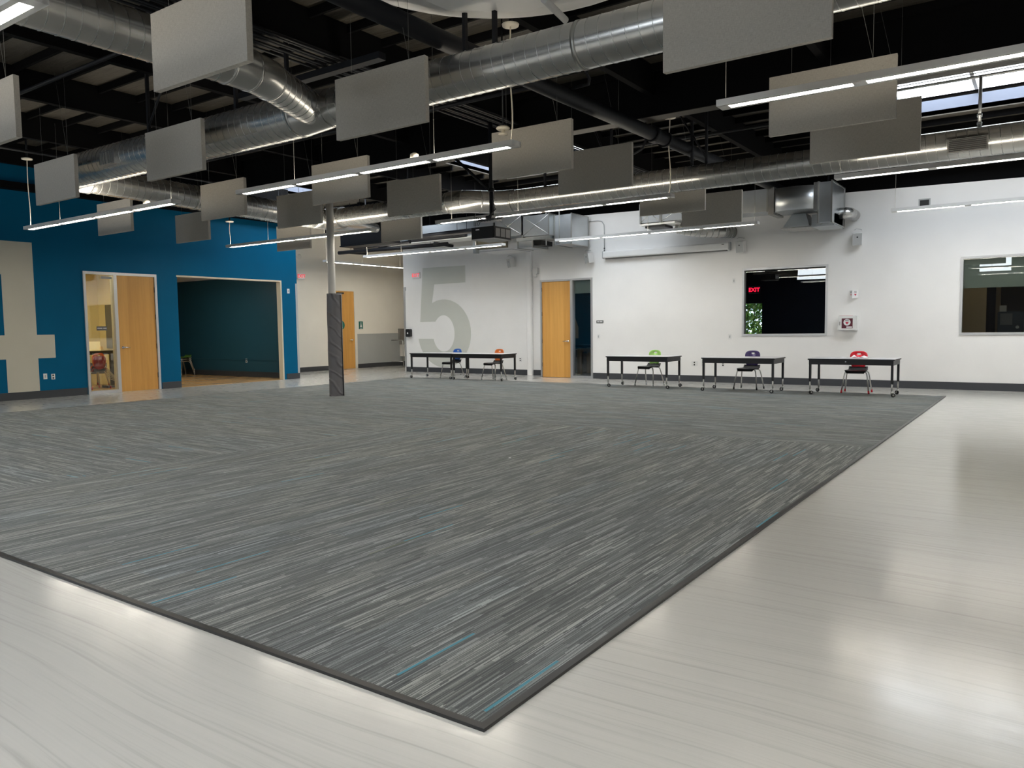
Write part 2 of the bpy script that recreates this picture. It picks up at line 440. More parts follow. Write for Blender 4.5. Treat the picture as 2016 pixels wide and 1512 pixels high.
# recess and music room shells
mb = MB(); mb.box(-25.6, BX-.16, 14.5, 14.68, 0, 3.1); mb.build('wall_recess_north', 'teal_paint', kind='structure')
MB().box(-25.75, -25.6, 10.6, 14.68, 0, 3.1).build('wall_recess_west', 'teal_paint', kind='structure')
MB().box(-25.6, BX-.16, 10.74, 10.84, 0, 3.1).build('wall_recess_south', 'teal_paint', kind='structure')
MB().box(-25.6, BX-.16, 10.84, 14.5, 3.0, 3.1).build('ceiling_recess', 'white_paint', kind='structure')
MB().box(-20.9, BX-.16, 10.62, 10.72, 0, 3.1).build('wall_music_north', 'music_paint', kind='structure')
mb = MB(); grid_wall(mb, 0, -21.0, -20.9, [6.0, 10.72], [0, 3.1], []); mb.build('wall_music_west', 'music_paint', kind='structure')
MB().box(-20.9, BX-.16, 5.9, 6.0, 0, 3.1).build('wall_music_south', 'music_paint', kind='structure')
MB().box(-20.9, BX-.16, 6.0, 10.62, 3.0, 3.1).build('ceiling_music_room', 'music_paint', kind='structure')
# rest of the hall (behind and right of the viewer)
CL_AND_FILL = [(-11.1, -9.5, 3.72, 4.35), (-2.8, -1.55, 3.72, 4.35), (-8.3, -4.2, 2.9, 4.6), (-17.6, -14.4, 2.9, 4.6)]  # first two: reflected clerestories; last two: unseen, added to brighten the near panels
mb = MB(); grid_wall(mb, 1, -6.3, -6.15, [-18, 5.2], [0, ROOF], CL_AND_FILL); mb.build('wall_front', 'navy_paint', kind='structure')
for i, h in enumerate(CL_AND_FILL):
    MB().box(h[0], h[1], -6.25, -6.22, h[2], h[3]).build('window_%d' % (i+4), 'skylight_lens', kind='structure')  # the last two panes are added fill light, not known windows
MB().box(5.0, 5.15, -6.2, 18.2, 0, ROOF).build('wall_right', 'white_paint', kind='structure')
# rooms seen through the glass
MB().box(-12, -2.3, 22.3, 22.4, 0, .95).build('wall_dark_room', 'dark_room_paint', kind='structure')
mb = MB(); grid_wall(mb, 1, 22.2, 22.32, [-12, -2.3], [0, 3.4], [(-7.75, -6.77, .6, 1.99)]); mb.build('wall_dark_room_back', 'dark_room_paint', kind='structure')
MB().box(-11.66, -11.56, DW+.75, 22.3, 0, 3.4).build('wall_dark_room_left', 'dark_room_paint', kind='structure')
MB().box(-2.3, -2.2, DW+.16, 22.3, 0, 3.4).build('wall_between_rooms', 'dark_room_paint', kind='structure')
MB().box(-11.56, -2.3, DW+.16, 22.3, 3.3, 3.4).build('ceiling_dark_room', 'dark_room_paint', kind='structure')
MB().box(-2.2, -1.2, 20.5, 20.6, 0, 3.3).build('wall_office_partition', 'tan_room_paint', kind='structure')
MB().box(-2.2, 3, 22.2, 22.3, 0, 3.3).build('wall_office_back', 'brown_room_paint', kind='structure')
MB().box(3, 3.1, DW+.16, 22.3, 0, 3.3).build('wall_office_right', 'brown_room_paint', kind='structure')
MB().box(-2.2, 3, DW+.16, 22.3, 3.2, 3.3).build('ceiling_office', 'tan_room_paint', kind='structure')
MB().box(-2.2, -1.52, 20.45, 20.5, .0, 3.2).build('trim_office_panel', 'tan_room_paint', kind='structure')

# roof deck with the openings of the skylights
SKY = [(-2.46, 1.3, 14.0, 16.5), (-11.6, -8.1, 14.0, 16.5), (-17.68, -15.0, 12.9, 15.8), (-12.2, -7.4, -2.5, -.3), (-4.9, 1.2, -2.5, -.3)]
mb = MB(); grid_wall(mb, 2, ROOF, ROOF+.1, [-26, 5.2], [-6.3, 27], SKY); mb.build('ceiling', 'roof_deck', kind='structure')
for i, (x0, x1, y0, y1) in enumerate(SKY):
    w = MB(); zt = ROOF+.36
    w.box(x0-.03, x0, y0-.03, y1+.03, ROOF+.02, zt); w.box(x1, x1+.03, y0-.03, y1+.03, ROOF+.02, zt)
    w.box(x0, x1, y0-.03, y0, ROOF+.02, zt); w.box(x0, x1, y1, y1+.03, ROOF+.02, zt)
    t_ = thing('skylight', ['skylight nearest the right edge, with white well, above the round duct grille',
        'skylight over the middle, glimpsed between panels beside the conduits', 'skylight over the hall by the blue wall end',
        'skylight behind the viewer over the left half', 'skylight behind the viewer over the right half'][i], 'skylight', ((x0+x1)/2, (y0+y1)/2, ROOF))
    w.build('well', 'well_paint', t_)
    MB().box(x0-.03, x1+.03, y0-.03, y1+.03, zt, zt+.02).build('diffuser', 'skylight_lens', t_)
    f_ = MB()
    for k in range(1, 3): xx = x0+(x1-x0)*k/3; f_.box(xx-.03, xx+.03, y0, y1, zt-.05, zt-.005)
    f_.box(x0, x1, (y0+y1)/2-.03, (y0+y1)/2+.03, zt-.05, zt-.005)
    f_.build('glazing_bar', 'aluminium', t_)

# roof framing
def beam(x0, x1, y0, y1, z0, z1, name='ceiling_beam', mt='black_paint'):
    MB().box(x0, x1, y0, y1, z0, z1).build(name, mt, kind='structure')
bx = [-4.95-2.44*k for k in range(-4, 9)]
for x in bx:
    if any(s[0]-.1 < x < s[1]+.1 and s[2] > 10 for s in SKY):
        beam(x-.05, x+.05, -6.1, 13.95, 4.78, ROOF-.002); beam(x-.05, x+.05, 16.6, DW+.1 if x > -17.4 else 24.5, 4.78, ROOF-.002)
    else: beam(x-.05, x+.05, -6.1, DW+.1 if x > -17.2 else 24.5, 4.78, ROOF-.002)
y = -5.8
while y < 24:
    if not (12.8 < y < 16.7 or -2.6 < y < -.2):
        beam(-20.3, 5.0, y-.02, y+.02, ROOF-.11, ROOF-.003, 'ceiling_joist')
    elif 12.8 < y < 16.7:
        for a, c_ in ((-8.05, -2.5), (-14.95, -11.65), (1.35, 5.0)): beam(a, c_, y-.02, y+.02, ROOF-.11, ROOF-.003, 'ceiling_joist')
    y += .61
beam(-17.7, 5.0, 10.77, 11.0, 4.48, ROOF-.004, 'ceiling_girder')
MB().box(-17.7, 5.0, 10.765, 11.005, 4.472, 4.48).build('trim_girder_plate', 'girder_plate', kind='structure')
beam(-17.7, 5.0, .3, .55, 4.48, ROOF-.004, 'ceiling_girder')
beam(-17.74, -17.5, 5.5, 14.5, 4.36, 4.5, 'ceiling_ledger')
beam(-17.74, -17.6, -6, 14.6, 4.9, 5.15, 'ceiling_ledger')
beam(-11.6, 5.0, 17.6, 17.75, 4.6, ROOF-.004, 'ceiling_girder')

# baseboards
def base(name, *b): MB().box(*b).build(name, 'rubber_base', kind='structure')
base('baseboard_back_left', -12.19, -11.66, D5-.012, D5, 0, .155)
base('baseboard_back_middle', -9.97, 5.0, DW-.012, DW, 0, .155)
base('baseboard_five', -17.22, -12.19, D5-.012, D5, 0, .155)
base('baseboard_left', BX, BX+.012, -6, 8.68, 0, .16)
base('baseboard_left_pier', BX, BX+.012, 10.47, 10.97, 0, .16)
base('baseboard_left_end', BX, BX+.012, 14.22, 14.68, 0, .16)
base('baseboard_hall', HX, HX+.016, 15, 18.35, 0, .155)
base('baseboard_hall_far', HX, HX+.016, 19.52, 24.6, 0, .155)
MB().box(-25.6, BX-.1, 14.484, 14.5, 0.006, .165).build('baseboard_recess', 'rubber_base', kind='structure')
MB().box(-25.6, BX-.1, 14.485, 14.5, .50, .53).build('trim_recess_rail', 'teal_paint', kind='structure')
MB().box(BX-.165, BX+.004, 10.96, 14.14, 2.745, 2.785).build('trim_opening_head', 'cream_trim', kind='structure')
mb = MB(); mb.box(BX-.17, BX+.004, 14.10, 14.14, 0, 2.745); mb.build('trim_opening_jamb', 'cream_trim', kind='structure')
# corner guards
MB().box(BX-.1, BX+.006, 14.62, 14.69, 0.16, 2.72).build('trim_corner_guard_blue', 'grey_plastic', kind='structure')
MB().box(-17.28, -17.2, D5-.008, D5+.1, .155, 2.72).build('trim_corner_guard_five', 'satin_aluminium', kind='structure')
# boxed pipe chase at the seam of the two white walls
mb = MB(); mb.rbox(-12.42, -12.24, D5-.11, D5+.02, 0, 4.0, .05, 4, 2); mb.build('trim_pipe_chase', 'white_paint', kind='structure')

# ------------------------------------------------------------------ carpet
t_ = thing('carpet', 'large dark grey striped carpet with thin teal accents and black rubber edge', 'carpet', (-8.24, 9.1, 0))
MB().box(-14.94, -1.575, 2.045, 16.23, .0005, .012).build('carpet_field', 'striped_carpet', t_)
e = MB()
for x0, x1, y0, y1 in ((-14.98, -1.545, 2.015, 2.047), (-1.577, -1.545, 2.047, 16.23), (-14.98, -1.545, 16.23, 16.262), (-14.98, -14.94, 2.047, 16.23)):
    e.box(x0, x1, y0, y1, .0006, .0132)
e.build('rubber_edging', 'rubber_edge', t_)
tag(MB().lathe((-4.62, 6.55, .0125), [(.012, 0), (.016, .004), (.006, .008)], 7).build('paper_scrap', 'paper'), 'tiny white scrap of paper lying on the carpet', 'scrap')

# ------------------------------------------------------------------ painted numerals
cx, cz = -15.60, 1.235
def five_mesh():
    mb = MB(); y0, y1 = D5-.004, D5-.0005
    mb.prism([(-16.43, 3.31), (-14.71, 3.30), (-14.71, 2.785), (-15.96, 2.775), (-16.475, 2.775)], 1, y0, y1)
    mb.prism([(-16.475, 2.775), (-15.96, 2.775), (-16.071, 2.187), (-15.942, 1.604), (-16.577, 1.603)], 1, y0, y1)
    n = 48
    for k in range(n):           # bowl of the figure, from the stem round to the lower terminal
        q = []
        for u in (k/n, (k+1)/n):
            ao = math.radians(116-(116+171)*u); ai = math.radians(139-(139+163)*u)
            q.append(((cx+1.075*math.cos(ao), cz+1.075*math.sin(ao)*(.985 if math.sin(ao) > 0 else 1.0)), (cx-.01+.44*math.cos(ai), cz-.005+.57*math.sin(ai))))
        mb.prism([q[0][0], q[1][0], q[1][1], q[0][1]], 1, y0, y1)
    return mb
tag(five_mesh().build('painted_numeral', 'numeral_five_paint'), 'giant grey figure 5 painted on the white wall', 'painted numeral')
def four_mesh():
    mb = MB(); X0, X1 = BX+.0005, BX+.004
    mb.prism([(7.07, .162), (7.69, .162), (7.69, 3.31), (7.07, 3.31)], 0, X0, X1)
    mb.prism([(7.69, .86), (8.046, .86), (8.046, 1.36), (7.69, 1.36)], 0, X0, X1)
    mb.prism([(5.45, .86), (7.07, .86), (7.07, 1.36), (5.45, 1.36)], 0, X0, X1)
    mb.prism([(5.45, 1.36), (6.03, 1.36), (7.07, 2.63), (7.07, 3.31), (6.72, 3.31)], 0, X0, X1)
    return mb
tag(four_mesh().build('painted_numeral', 'numeral_paint'), 'giant beige figure 4 painted on the blue wall', 'painted numeral')

# ------------------------------------------------------------------ doors and windows
def lever(parent, x, y, z, d, side):
    # side: +1 lever points to +u ; d 'y' wall faces -Y, 'x' wall faces +X
    h = MB()
    if d == 'y':
        h.lathe((x, y, z), [(.032, 0), (.032, -.012), (.012, -.014), (.012, -.05)], 14, 'y')
        h.tube([(x, y-.05, z), (x+side*.03, y-.052, z), (x+side*.14, y-.05, z-.004)], [.016, .015, .012], 8)
    else:
        h.lathe((x, y, z), [(.032, 0), (.032, .012), (.012, .014), (.012, .05)], 14, 'x')
        h.tube([(x+.05, y, z), (x+.052, y+side*.03, z), (x+.05, y+side*.14, z-.004)], [.016, .015, .012], 8)
    return h.build('door_lever', 'chrome', parent)
# door in the white wall
d3 = thing('door_3', 'maple door with dark glass sidelight in the white wall', 'door', (-10.8, DW, 0)); d3['kind'] = 'structure'
f = MB(); y0, y1 = DW-.02, DW+.12
f.box(-11.62, -11.57, y0, y1, 0, 2.68); f.box(-10.66, -10.585, y0, y1, 0, 2.68); f.box(-10.03, -9.98, y0, y1, 0, 2.68)
f.box(-11.57, -10.66, y0, y1, 2.63, 2.68); f.box(-10.585, -10.03, y0, y1, 2.63, 2.68); f.box(-10.585, -10.03, y0, y1, 0, .06)
f.build('door_frame', 'satin_aluminium', d3)
lf = MB().box(-11.565, -10.665, DW+.0, DW+.045, .008, 2.625).build('door_leaf', 'maple_veneer', d3)
lever(lf, -10.74, DW, 1.0, 'y', -1)
for z in (.35, 1.0, 1.75, 2.42): MB().tube([(-11.568, DW-.012, z-.055), (-11.568, DW-.012, z+.055)], .009, 8).build('hinge', 'sign_grey', d3)
MB().box(-10.585, -10.03, DW+.05, DW+.056, .06, 2.63).build('sidelight_glass', 'clear_glass', d3)
MB().box(-10.585, -10.03, DW+.10, DW+.105, 2.28, 2.63).build('roller_shade', 'shade_fabric', d3)
# door in the blue wall
d1 = thing('door_1', 'maple door with clear sidelight in the blue wall', 'door', (BX, 9.56, 0)); d1['kind'] = 'structure'
f = MB(); x0, x1 = BX-.14, BX+.03
f.box(x0, x1, 8.70, 8.755, 0, 2.77); f.box(x0, x1, 9.38, 9.455, 0, 2.77); f.box(x0, x1, 10.375, 10.43, 0, 2.77)
f.box(x0, x1, 8.755, 9.38, 2.71, 2.77); f.box(x0, x1, 9.455, 10.375, 2.71, 2.77); f.box(x0, x1, 8.755, 9.38, 0, .07)
f.build('door_frame', 'aluminium', d1)
lf = MB().box(BX-.045, BX, 9.46, 10.37, .01, 2.705).build('door_leaf', 'maple_veneer', d1)
lever(lf, BX, 9.545, 1.04, 'x', 1)
for z in (.35, 1.05, 1.75, 2.4): MB().tube([(BX+.012, 10.372, z-.06), (BX+.012, 10.372, z+.06)], .012, 8).build('hinge', 'sign_grey', d1)
gl = MB().box(BX-.06, BX-.052, 8.755, 9.38, .07, 2.71).build('sidelight_glass', 'clear_glass', d1)
sg = MB().box(BX-.05, BX-.045, 8.98, 9.22, 1.44, 1.535).build('room_sign', 'sign_grey', d1)
MB().box(BX-.045, BX-.0435, 8.995, 9.11, 1.48, 1.50).build('pale_caption', 'sign_light', sg)
MB().box(BX-.045, BX-.0435, 9.13, 9.205, 1.48, 1.50).build('pale_caption', 'sign_light', sg)
MB().box(BX-.05, BX+.0, 9.12, 9.36, 2.62, 2.67).build('door_closer', 'grey_plastic', d1)
# door of the hall
d2 = thing('door_2', 'maple restroom door in the beige hall, half behind the padded column', 'door', (HX, 18.85, 0)); d2['kind'] = 'structure'
f = MB(); f.box(HX-.02, HX+.05, 18.30, 18.38, 0, 2.82); f.box(HX-.02, HX+.05, 19.36, 19.47, 0, 2.82); f.box(HX-.02, HX+.05, 18.38, 19.36, 2.74, 2.82)
f.build('door_frame', 'beige_paint', d2)
lf = MB().box(HX, HX+.03, 18.38, 19.36, .01, 2.74).build('door_leaf', 'maple_veneer', d2)
lever(lf, HX+.03, 19.24, 1.03, 'x', -1)
MB().box(HX+.03, HX+.09, 18.55, 18.85, 2.64, 2.69).build('door_closer', 'ink', d2)
s_ = MB().lathe((HX+.031, 18.74, 1.55), [(.155, 0), (.155, .008)], 24, 'x').build('round_sign', 'green_sign', d2)
w = MB(); w.lathe((HX+.04, 18.74, 1.62), [(.022, 0), (.022, .004)], 12, 'x'); w.prism([(18.69, 1.45), (18.79, 1.45), (18.75, 1.595), (18.73, 1.595)], 0, HX+.04, HX+.044)
w.build('pictogram', 'sign_light', d2)
# windows
def window(n, label, x0, x1, z0, z1, shade):
    w = thing('window_%d' % n, label, 'window', ((x0+x1)/2, DW, z0)); w['kind'] = 'structure'
    f = MB(); y0, y1 = DW-.025, DW+.12; s = .045
    f.box(x0, x0+s, y0, y1, z0, z1); f.box(x1-s, x1, y0, y1, z0, z1); f.box(x0+s, x1-s, y0, y1, z0, z0+s); f.box(x0+s, x1-s, y0, y1, z1-s, z1)
    f.build('window_frame', 'aluminium', w)
    MB().box(x0+s, x1-s, DW+.05, DW+.056, z0+s, z1-s).build('pane', 'clear_glass', w)
    if shade: MB().box(x0+s, x1-s, DW+.10, DW+.104, shade, z1-s).build('roller_shade', 'shade_fabric', w)
window(1, 'interior window onto a dark room', *WIN1, None)
window(2, 'interior window with half drawn shade at right', *WIN2, 2.06)

# ------------------------------------------------------------------ column
c_ = thing('column', 'round grey steel column with padded dark vinyl sleeve, standing on the carpet', 'column', (-12.18, 11.03, .012))
MB().tube([(-12.213, 11.007, .02), (-12.213, 11.007, 4.45)], .076, 28).build('shaft', 'beige_paint', c_)
MATS['column_grey'] = mat('column_grey', (.66, .64, .60), .5)
children(c_)[0].data.materials[0] = MATS['column_grey']
prof = []
mb = MB(); n = 40; rings = 46; vs = []
for i in range(rings+1):
    z = .012+2.12*i/rings
    for k in range(n):
        a = 2*PI*k/n
        r = .153+.003*math.sin(3*a+z*2.1)+.003*math.sin(5*a-z*7)*(1 if 0 < i < rings else .3)
        if k in (1, 2): r += .008
        vs.append((-12.18+r*math.cos(a), 11.03+r*math.sin(a), z))
fs = [(i*n+k, i*n+(k+1) % n, (i+1)*n+(k+1) % n, (i+1)*n+k) for i in range(rings) for k in range(n)]
fs.append(tuple(rings*n+k for k in range(n)))
mb.add(vs, fs, True); mb.sm[-1] = False
mb.build('padded_sleeve', 'vinyl_sleeve', c_)
mb = MB(); mb.box(-12.02, -11.955, 10.93, 10.96, .02, 2.12); sv = MB()
sv.tube([(-12.018, 11.065, .02), (-12.026, 11.062, 2.10)], .012, 8).build('sleeve_seam', 'ink', c_)

# ------------------------------------------------------------------ linear light fixtures
FIX_LEN = 4.88
def make_fixture():
    # local origin at the left end of the body's underside centre line, running +X
    r = thing('linear_light', 'x', 'light fixture', (0, 0, 0), 0, 'suspended linear light fixtures')
    b = MB(); b.box(0, FIX_LEN, -.085, -.075, 0, .058); b.box(0, FIX_LEN, .075, .085, 0, .058); b.box(0, FIX_LEN, -.075, -.042, 0, .05); b.box(0, FIX_LEN, .042, .075, 0, .05)
    b.box(0, .10, -.075, .075, 0, .058); b.box(FIX_LEN-.10, FIX_LEN, -.075, .075, 0, .058)
    for k in (1, 2, 3): b.box(k*1.22-.055, k*1.22+.055, -.05, .05, .0, .05)
    b.box(.04, FIX_LEN-.04, -.05, .05, .03, .05)
    b.build('housing', 'fixture_grey', r, local=True)
    for k in range(4):
        a0 = .10 if k == 0 else k*1.22+.055; a1 = FIX_LEN-.10 if k == 3 else (k+1)*1.22-.055
        MB().box(a0, a1, -.042, .042, .002, .014).build('diffuser', 'lens', r, local=True)
    MB().box(.1, FIX_LEN-.1, -.045, .045, .051, .056).build('uplight_strip', 'uplight', r, local=True)
    return r
def cables(r, top, ends, cord, amp=.03):
    """steel cables at ends, power cord with canopy; local coordinates"""
    for x in ends: MB().tube([(x, 0, .05), (x, 0, top)], .003, 5).build('suspension_cable', 'wire', r, local=True)
    if cord is not None:
        x, z1 = cord; pts = [(x, .01, .05)]
        for k in range(1, 12):
            u = k/12; pts.append((x+.01+amp*math.sin(u*5.2+1)*(1-u)*u*3, .01, .05+(z1-.05)*u))
        pts.append((x+.01, .01, z1)); MB().tube(pts, .008, 6).build('power_cord', 'cream_cord', r, local=True)
        MB().lathe((x+.01, .01, z1-.012), [(.03, -.006), (.09, 0), (.095, .02), (.06, .03)], 20).build('canopy', 'cream_cord', r, local=True)
        MB().tube([(x+.01, .01, z1+.01), (x+.01, .01, ROOF-3.4+.02)], .02, 6).build('canopy_stem', 'steel_black', r, local=True)
fx = make_fixture()
FX = [ # x, y, z, label, cable ends, cord (x, canopy z above underside)
 (-9.72, 7.07, 3.36, 'linear light running across the centre, in front of three fabric panels', (1.2, 3.7), (4.80, 1.30)),
 (-15.80, 6.80, 3.33, 'linear light in front of the blue wall at left, cord at its left end', (1.25, 4.75), (.08, 1.30)),
 (-2.60, 7.16, 3.40, 'linear light at top right crossing the tan fabric panel', (.06, 3.7), None),
 (-16.35, 11.50, 3.40, 'linear light crossing behind the column, left of the projector', (1.5, 3.4), (.05, .62)),
 (-9.87, 11.66, 3.42, 'linear light just behind the projector and under the round duct', (.35, 1.9), (4.82, 1.25)),
 (-2.57, 11.77, 3.42, 'linear light under the round duct grille at right', (.06, 3.7), None),
 (-16.16, 15.85, 3.44, 'linear light above the giant 5', (1.4, 4.0), (.05, .6)),
 (-9.88, 16.10, 3.45, 'linear light above the rolled projection screen', (2.4, 4.8), None),
 (-2.47, 15.85, 3.42, 'linear light below the small wall vent at far right', (.06, 3.7), None),
 (-9.95, 2.29, 3.38, 'nearest linear light, cut by the top left corner of the photo', (.5, 3.0), None),
 (-2.60, 2.29, 3.38, 'linear light just ahead of the viewer on the right, above the photo', (.5, 3.7), None),
 (-16.2, 2.29, 3.38, 'linear light left of the photo near the blue wall', (.5, 3.7), None),
 (-9.9, -2.4, 3.38, 'linear light behind the viewer at left', (.5, 3.7), None),
 (-2.6, -2.4, 3.38, 'linear light behind the viewer at right', (.5, 3.7), None),
]
fx_all = []
for i, (x, y, z, lab, ends, cord) in enumerate(FX):
    if i == 0: r = fx; r.location = (x, y, z); r['label'] = lab; 
    else: r = None
    fx_all.append(r)
KIDS[fx.name] = [(c, []) for c in children(fx)]
for i, (x, y, z, lab, ends, cord) in enumerate(FX):
    if i: fx_all[i] = dup(fx, (x, y, z), lab)
hl = dup(fx, (-18.55, 16.45, 3.50), 'linear light running along the beige hall, behind the column', PI/2)
for i, (x, y, z, lab, ends, cord) in enumerate(FX): cables(fx_all[i], ROOF-z-.12 if False else ROOF-.11-z, ends, cord)
cables(hl, ROOF-.11-3.5, (1.6, 3.4), (.08, .75))
tag(MB().lathe((-6.33, 7.07, 3.425), [(.03, 0), (.055, .01), (.05, .05), (.02, .07)], 12).build('occupancy_sensor', 'cream_cord'), 'small cream sensor on top of the centre linear light', 'sensor')
tag(MB().lathe((-11.73, 6.80, 3.395), [(.03, 0), (.055, .01), (.05, .05), (.02, .07)], 12).build('occupancy_sensor', 'cream_cord'), 'small cream sensor on the light before the blue wall', 'sensor')

# ------------------------------------------------------------------ hanging fabric panels
def make_panel():
    r = thing('acoustic_panel', 'x', 'acoustic panel', (0, 0, 0), 0, 'hanging fabric acoustic panels')
    MB().box(0, 1.22, 0, .026, 0, .61).build('front_board', 'panel_fabric', r, local=True)
    MB().box(.002, 1.218, .027, .055, .002, .608).build('rear_board', 'panel_fabric', r, local=True)
    for x, x2 in ((.22, .22), (1.0, 1.0), (1.0, .72)):
        MB().tube([(x, .027, .61), (x2, .027, ROOF-3.31)], .0018, 5).build('hanging_wire', 'wire', r, local=True)
    return r
pn = make_panel()
PN = [
 (-6.03, 3.60, 3.33, 'big near grey fabric panel at top left in front of the round duct'),
 (-9.72, 3.60, 3.34, 'pale fabric panel cut by the left edge of the photo'),
 (-12.77, 5.63, 3.34, 'fabric panel farthest left in front of the duct with the register'),
 (-9.68, 5.63, 3.34, 'fabric panel right of the duct register, before the big duct'),
 (-6.11, 5.63, 3.335, 'large grey fabric panel right of where the two ducts meet'),
 (-2.49, 5.63, 3.31, 'large brownish fabric panel cut by the top edge'),
 (-2.51, 8.40, 3.365, 'tan fabric panel behind the top right light'),
 (-2.51, 10.10, 3.36, 'dark brown fabric panel in front of the duct left of its grille'),
 (-6.15, 8.40, 3.345, 'tan fabric panel behind the right end of the centre light'),
 (-6.16, 10.10, 3.375, 'dark olive fabric panel right of the tan one, before the long duct'),
 (-9.56, 8.27, 3.34, 'fabric panel right above the padded column, crossed by the centre light'),
 (-9.76, 10.15, 3.385, 'dark fabric panel between column and projector, before the duct'),
 (-12.18, 9.66, 3.33, 'dark fabric panel left of the column, before the duct'),
 (-15.76, 12.46, 3.34, 'fabric panel low left of the column, crossed by a linear light'),
 (-12.72, 13.00, 3.385, 'fabric panel beneath the duct, between column and projector'),
 (-15.56, 7.98, 3.31, 'fabric panel behind the linear light on the blue wall'),
 (-16.02, 9.93, 3.35, 'brown fabric panel hanging before the blue wall above the opening'),
 (-12.29, 8.12, 3.325, 'fabric panel overlapping the duct, above the blue wall end'),
 (-6.15, 12.90, 3.36, 'brown fabric panel partly hidden by the long duct, above the screen'),
 (-6.16, 14.86, 3.365, 'grey fabric panel nearest the white wall, right of the screen duct'),
]
for i, (x, y, z, lab) in enumerate(PN):
    if i == 0: pn.location = (x, y, z); pn['label'] = lab
KIDS[pn.name] = [(c, []) for c in children(pn)]
for i, (x, y, z, lab) in enumerate(PN):
    if i: dup(pn, (x, y, z), lab)

# ------------------------------------------------------------------ spiral ducts
def spiral(mb, p0, p1, r, pitch=.127, n=22, h=.0038):
    p0 = Vector(p0); p1 = Vector(p1); d = (p1-p0); ln = d.length; d.normalize()
    a = Vector((0, 0, 1)) if abs(d.z) < .9 else Vector((1, 0, 0)); e = d.cross(a).normalized(); g = d.cross(e)
    turns = ln/pitch; N_ = int(turns*n); pts = []
    vs = []; fs = []
    for i in range(N_+1):
        q = 2*PI*i/n; s = pitch*i/n; rad = e*math.cos(q)+g*math.sin(q)
        c = p0+d*s
        vs += [c+rad*(r-.001)-d*.005, c+rad*(r+h), c+rad*(r-.001)+d*.005]
    for i in range(N_):
        k = i*3; fs += [(k, k+3, k+4, k+1), (k+1, k+4, k+5, k+2)]
    mb.add(vs, fs, True)
def duct(name, label, pts, r, seams=True, loc=None, group=None, bands=()):
    t_ = thing(name, label, 'duct', loc or pts[0], 0, group)
    for i in range(len(pts)-1):
        a, b_ = Vector(pts[i]), Vector(pts[i+1]); rr = r[i] if isinstance(r, list) else r
        MB().tube([a, b_], rr, 40, cap=False).build('duct_run', 'duct_metal', t_)
        if seams:
            s = MB(); spiral(s, a, b_, rr); s.build('spiral_seam', 'duct_seam', t_)
    return t_
def elbow(parent, p0, pc, p1, r, n=7):
    """smooth bend from p0 to p1 around corner pc"""
    p0, pc, p1 = Vector(p0), Vector(pc), Vector(p1); pts = []
    for k in range(n+1):
        u = k/n; pts.append(p0*(1-u)**2+pc*2*u*(1-u)+p1*u*u)
    mb = MB(); mb.tube(pts, r*1.012, 40, cap=False); 
    for k in (0, n//2, n):
        d = (pts[min(k+1, n)]-pts[max(k-1, 0)]).normalized(); mb.tube([pts[k]-d*.012, pts[k]+d*.012], r*1.035, 40)
    return mb.build('elbow', 'duct_metal', parent)
def band(parent, p, d, r):
    p = Vector(p); d = Vector(d).normalized()
    return MB().tube([p-d*.02, p+d*.02], r+.008, 40).build('coupling_band', 'duct_seam', parent)
ZD = 3.93
D1 = duct('round_duct', 'big spiral duct crossing the upper part from the left end to the top right', [(-12.75, 6.22, ZD), (-7.35, 6.24, ZD)], .255, loc=(-7, 6.25, 3.6))
MB().tube([(-7.35, 6.24, ZD), (-6.85, 6.26, ZD)], [.255, .215], 40, cap=False).build('reducer', 'duct_metal', D1)
mb = MB(); mb.tube([(-6.85, 6.26, ZD), (5.0, 6.33, ZD)], .212, 40, cap=False); mb.build('duct_run', 'duct_metal', D1)
s = MB(); spiral(s, (-6.85, 6.26, ZD), (5.0, 6.33, ZD), .212); s.build('spiral_seam', 'duct_seam', D1)
band(D1, (-7.35, 6.24, ZD), (1, 0, 0), .25); band(D1, (-3.55, 6.28, ZD), (1, 0, 0), .21)
g_ = MB(); g_.box(-11.43, -11.02, 5.93, 6.05, 3.80, 4.0); g_.build('register', 'duct_metal', D1)
for k in range(5): MB().box(-11.40+.075*k, -11.385+.075*k, 5.92, 5.935, 3.815, 3.985).build('register_blade', 'duct_seam', D1)
D3 = duct('round_duct', 'spiral duct running back beside the blue wall, linking both long ducts', [(-13.16, 6.62, ZD), (-13.42, 11.6, 3.86)], .225, loc=(-13.3, 9, 3.6))
elbow(D3, (-12.75, 6.22, ZD), (-13.16, 6.22, ZD), (-13.16, 6.62, ZD), .235)
band(D3, (-13.26, 8.6, 3.90), (0, 1, 0), .222); band(D3, (-13.27, 8.75, 3.90), (0, 1, 0), .222)
MB().tube([(-13.42, 11.6, 3.86), (-13.46, 12.35, 3.86), (-13.52, 13.1, 3.86), (-13.55, 13.7, 3.84)], [.225, .225, .2, .1], 36).build('end_cone', 'duct_metal', D3)
D2 = duct('round_duct', 'long spiral duct before the white wall, with a grille at its right', [(-12.85, 11.95, 3.85), (-9.75, 11.92, 3.85)], .20, loc=(-5, 12.4, 3.6))
elbow(D2, (-13.42, 11.98, 3.86), (-13.1, 11.96, 3.86), (-12.85, 11.95, 3.85), .225)
elbow(D2, (-9.75, 11.92, 3.85), (-9.42, 11.92, 3.85), (-9.22, 12.18, 3.845), .215)
elbow(D2, (-9.22, 12.18, 3.845), (-8.98, 12.47, 3.84), (-8.62, 12.47, 3.84), .215)
mb = MB(); mb.tube([(-8.62, 12.47, 3.84), (5.0, 12.55, 3.84)], .203, 40, cap=False); mb.build('duct_run', 'duct_metal', D2)
s = MB(); spiral(s, (-8.62, 12.47, 3.84), (5.0, 12.55, 3.84), .203); s.build('spiral_seam', 'duct_seam', D2)
gr = MB(); gr.box(-1.235, -.755, 12.27, 12.36, 3.69, 3.875); 
gr.build('grille_frame', 'duct_metal', D2)
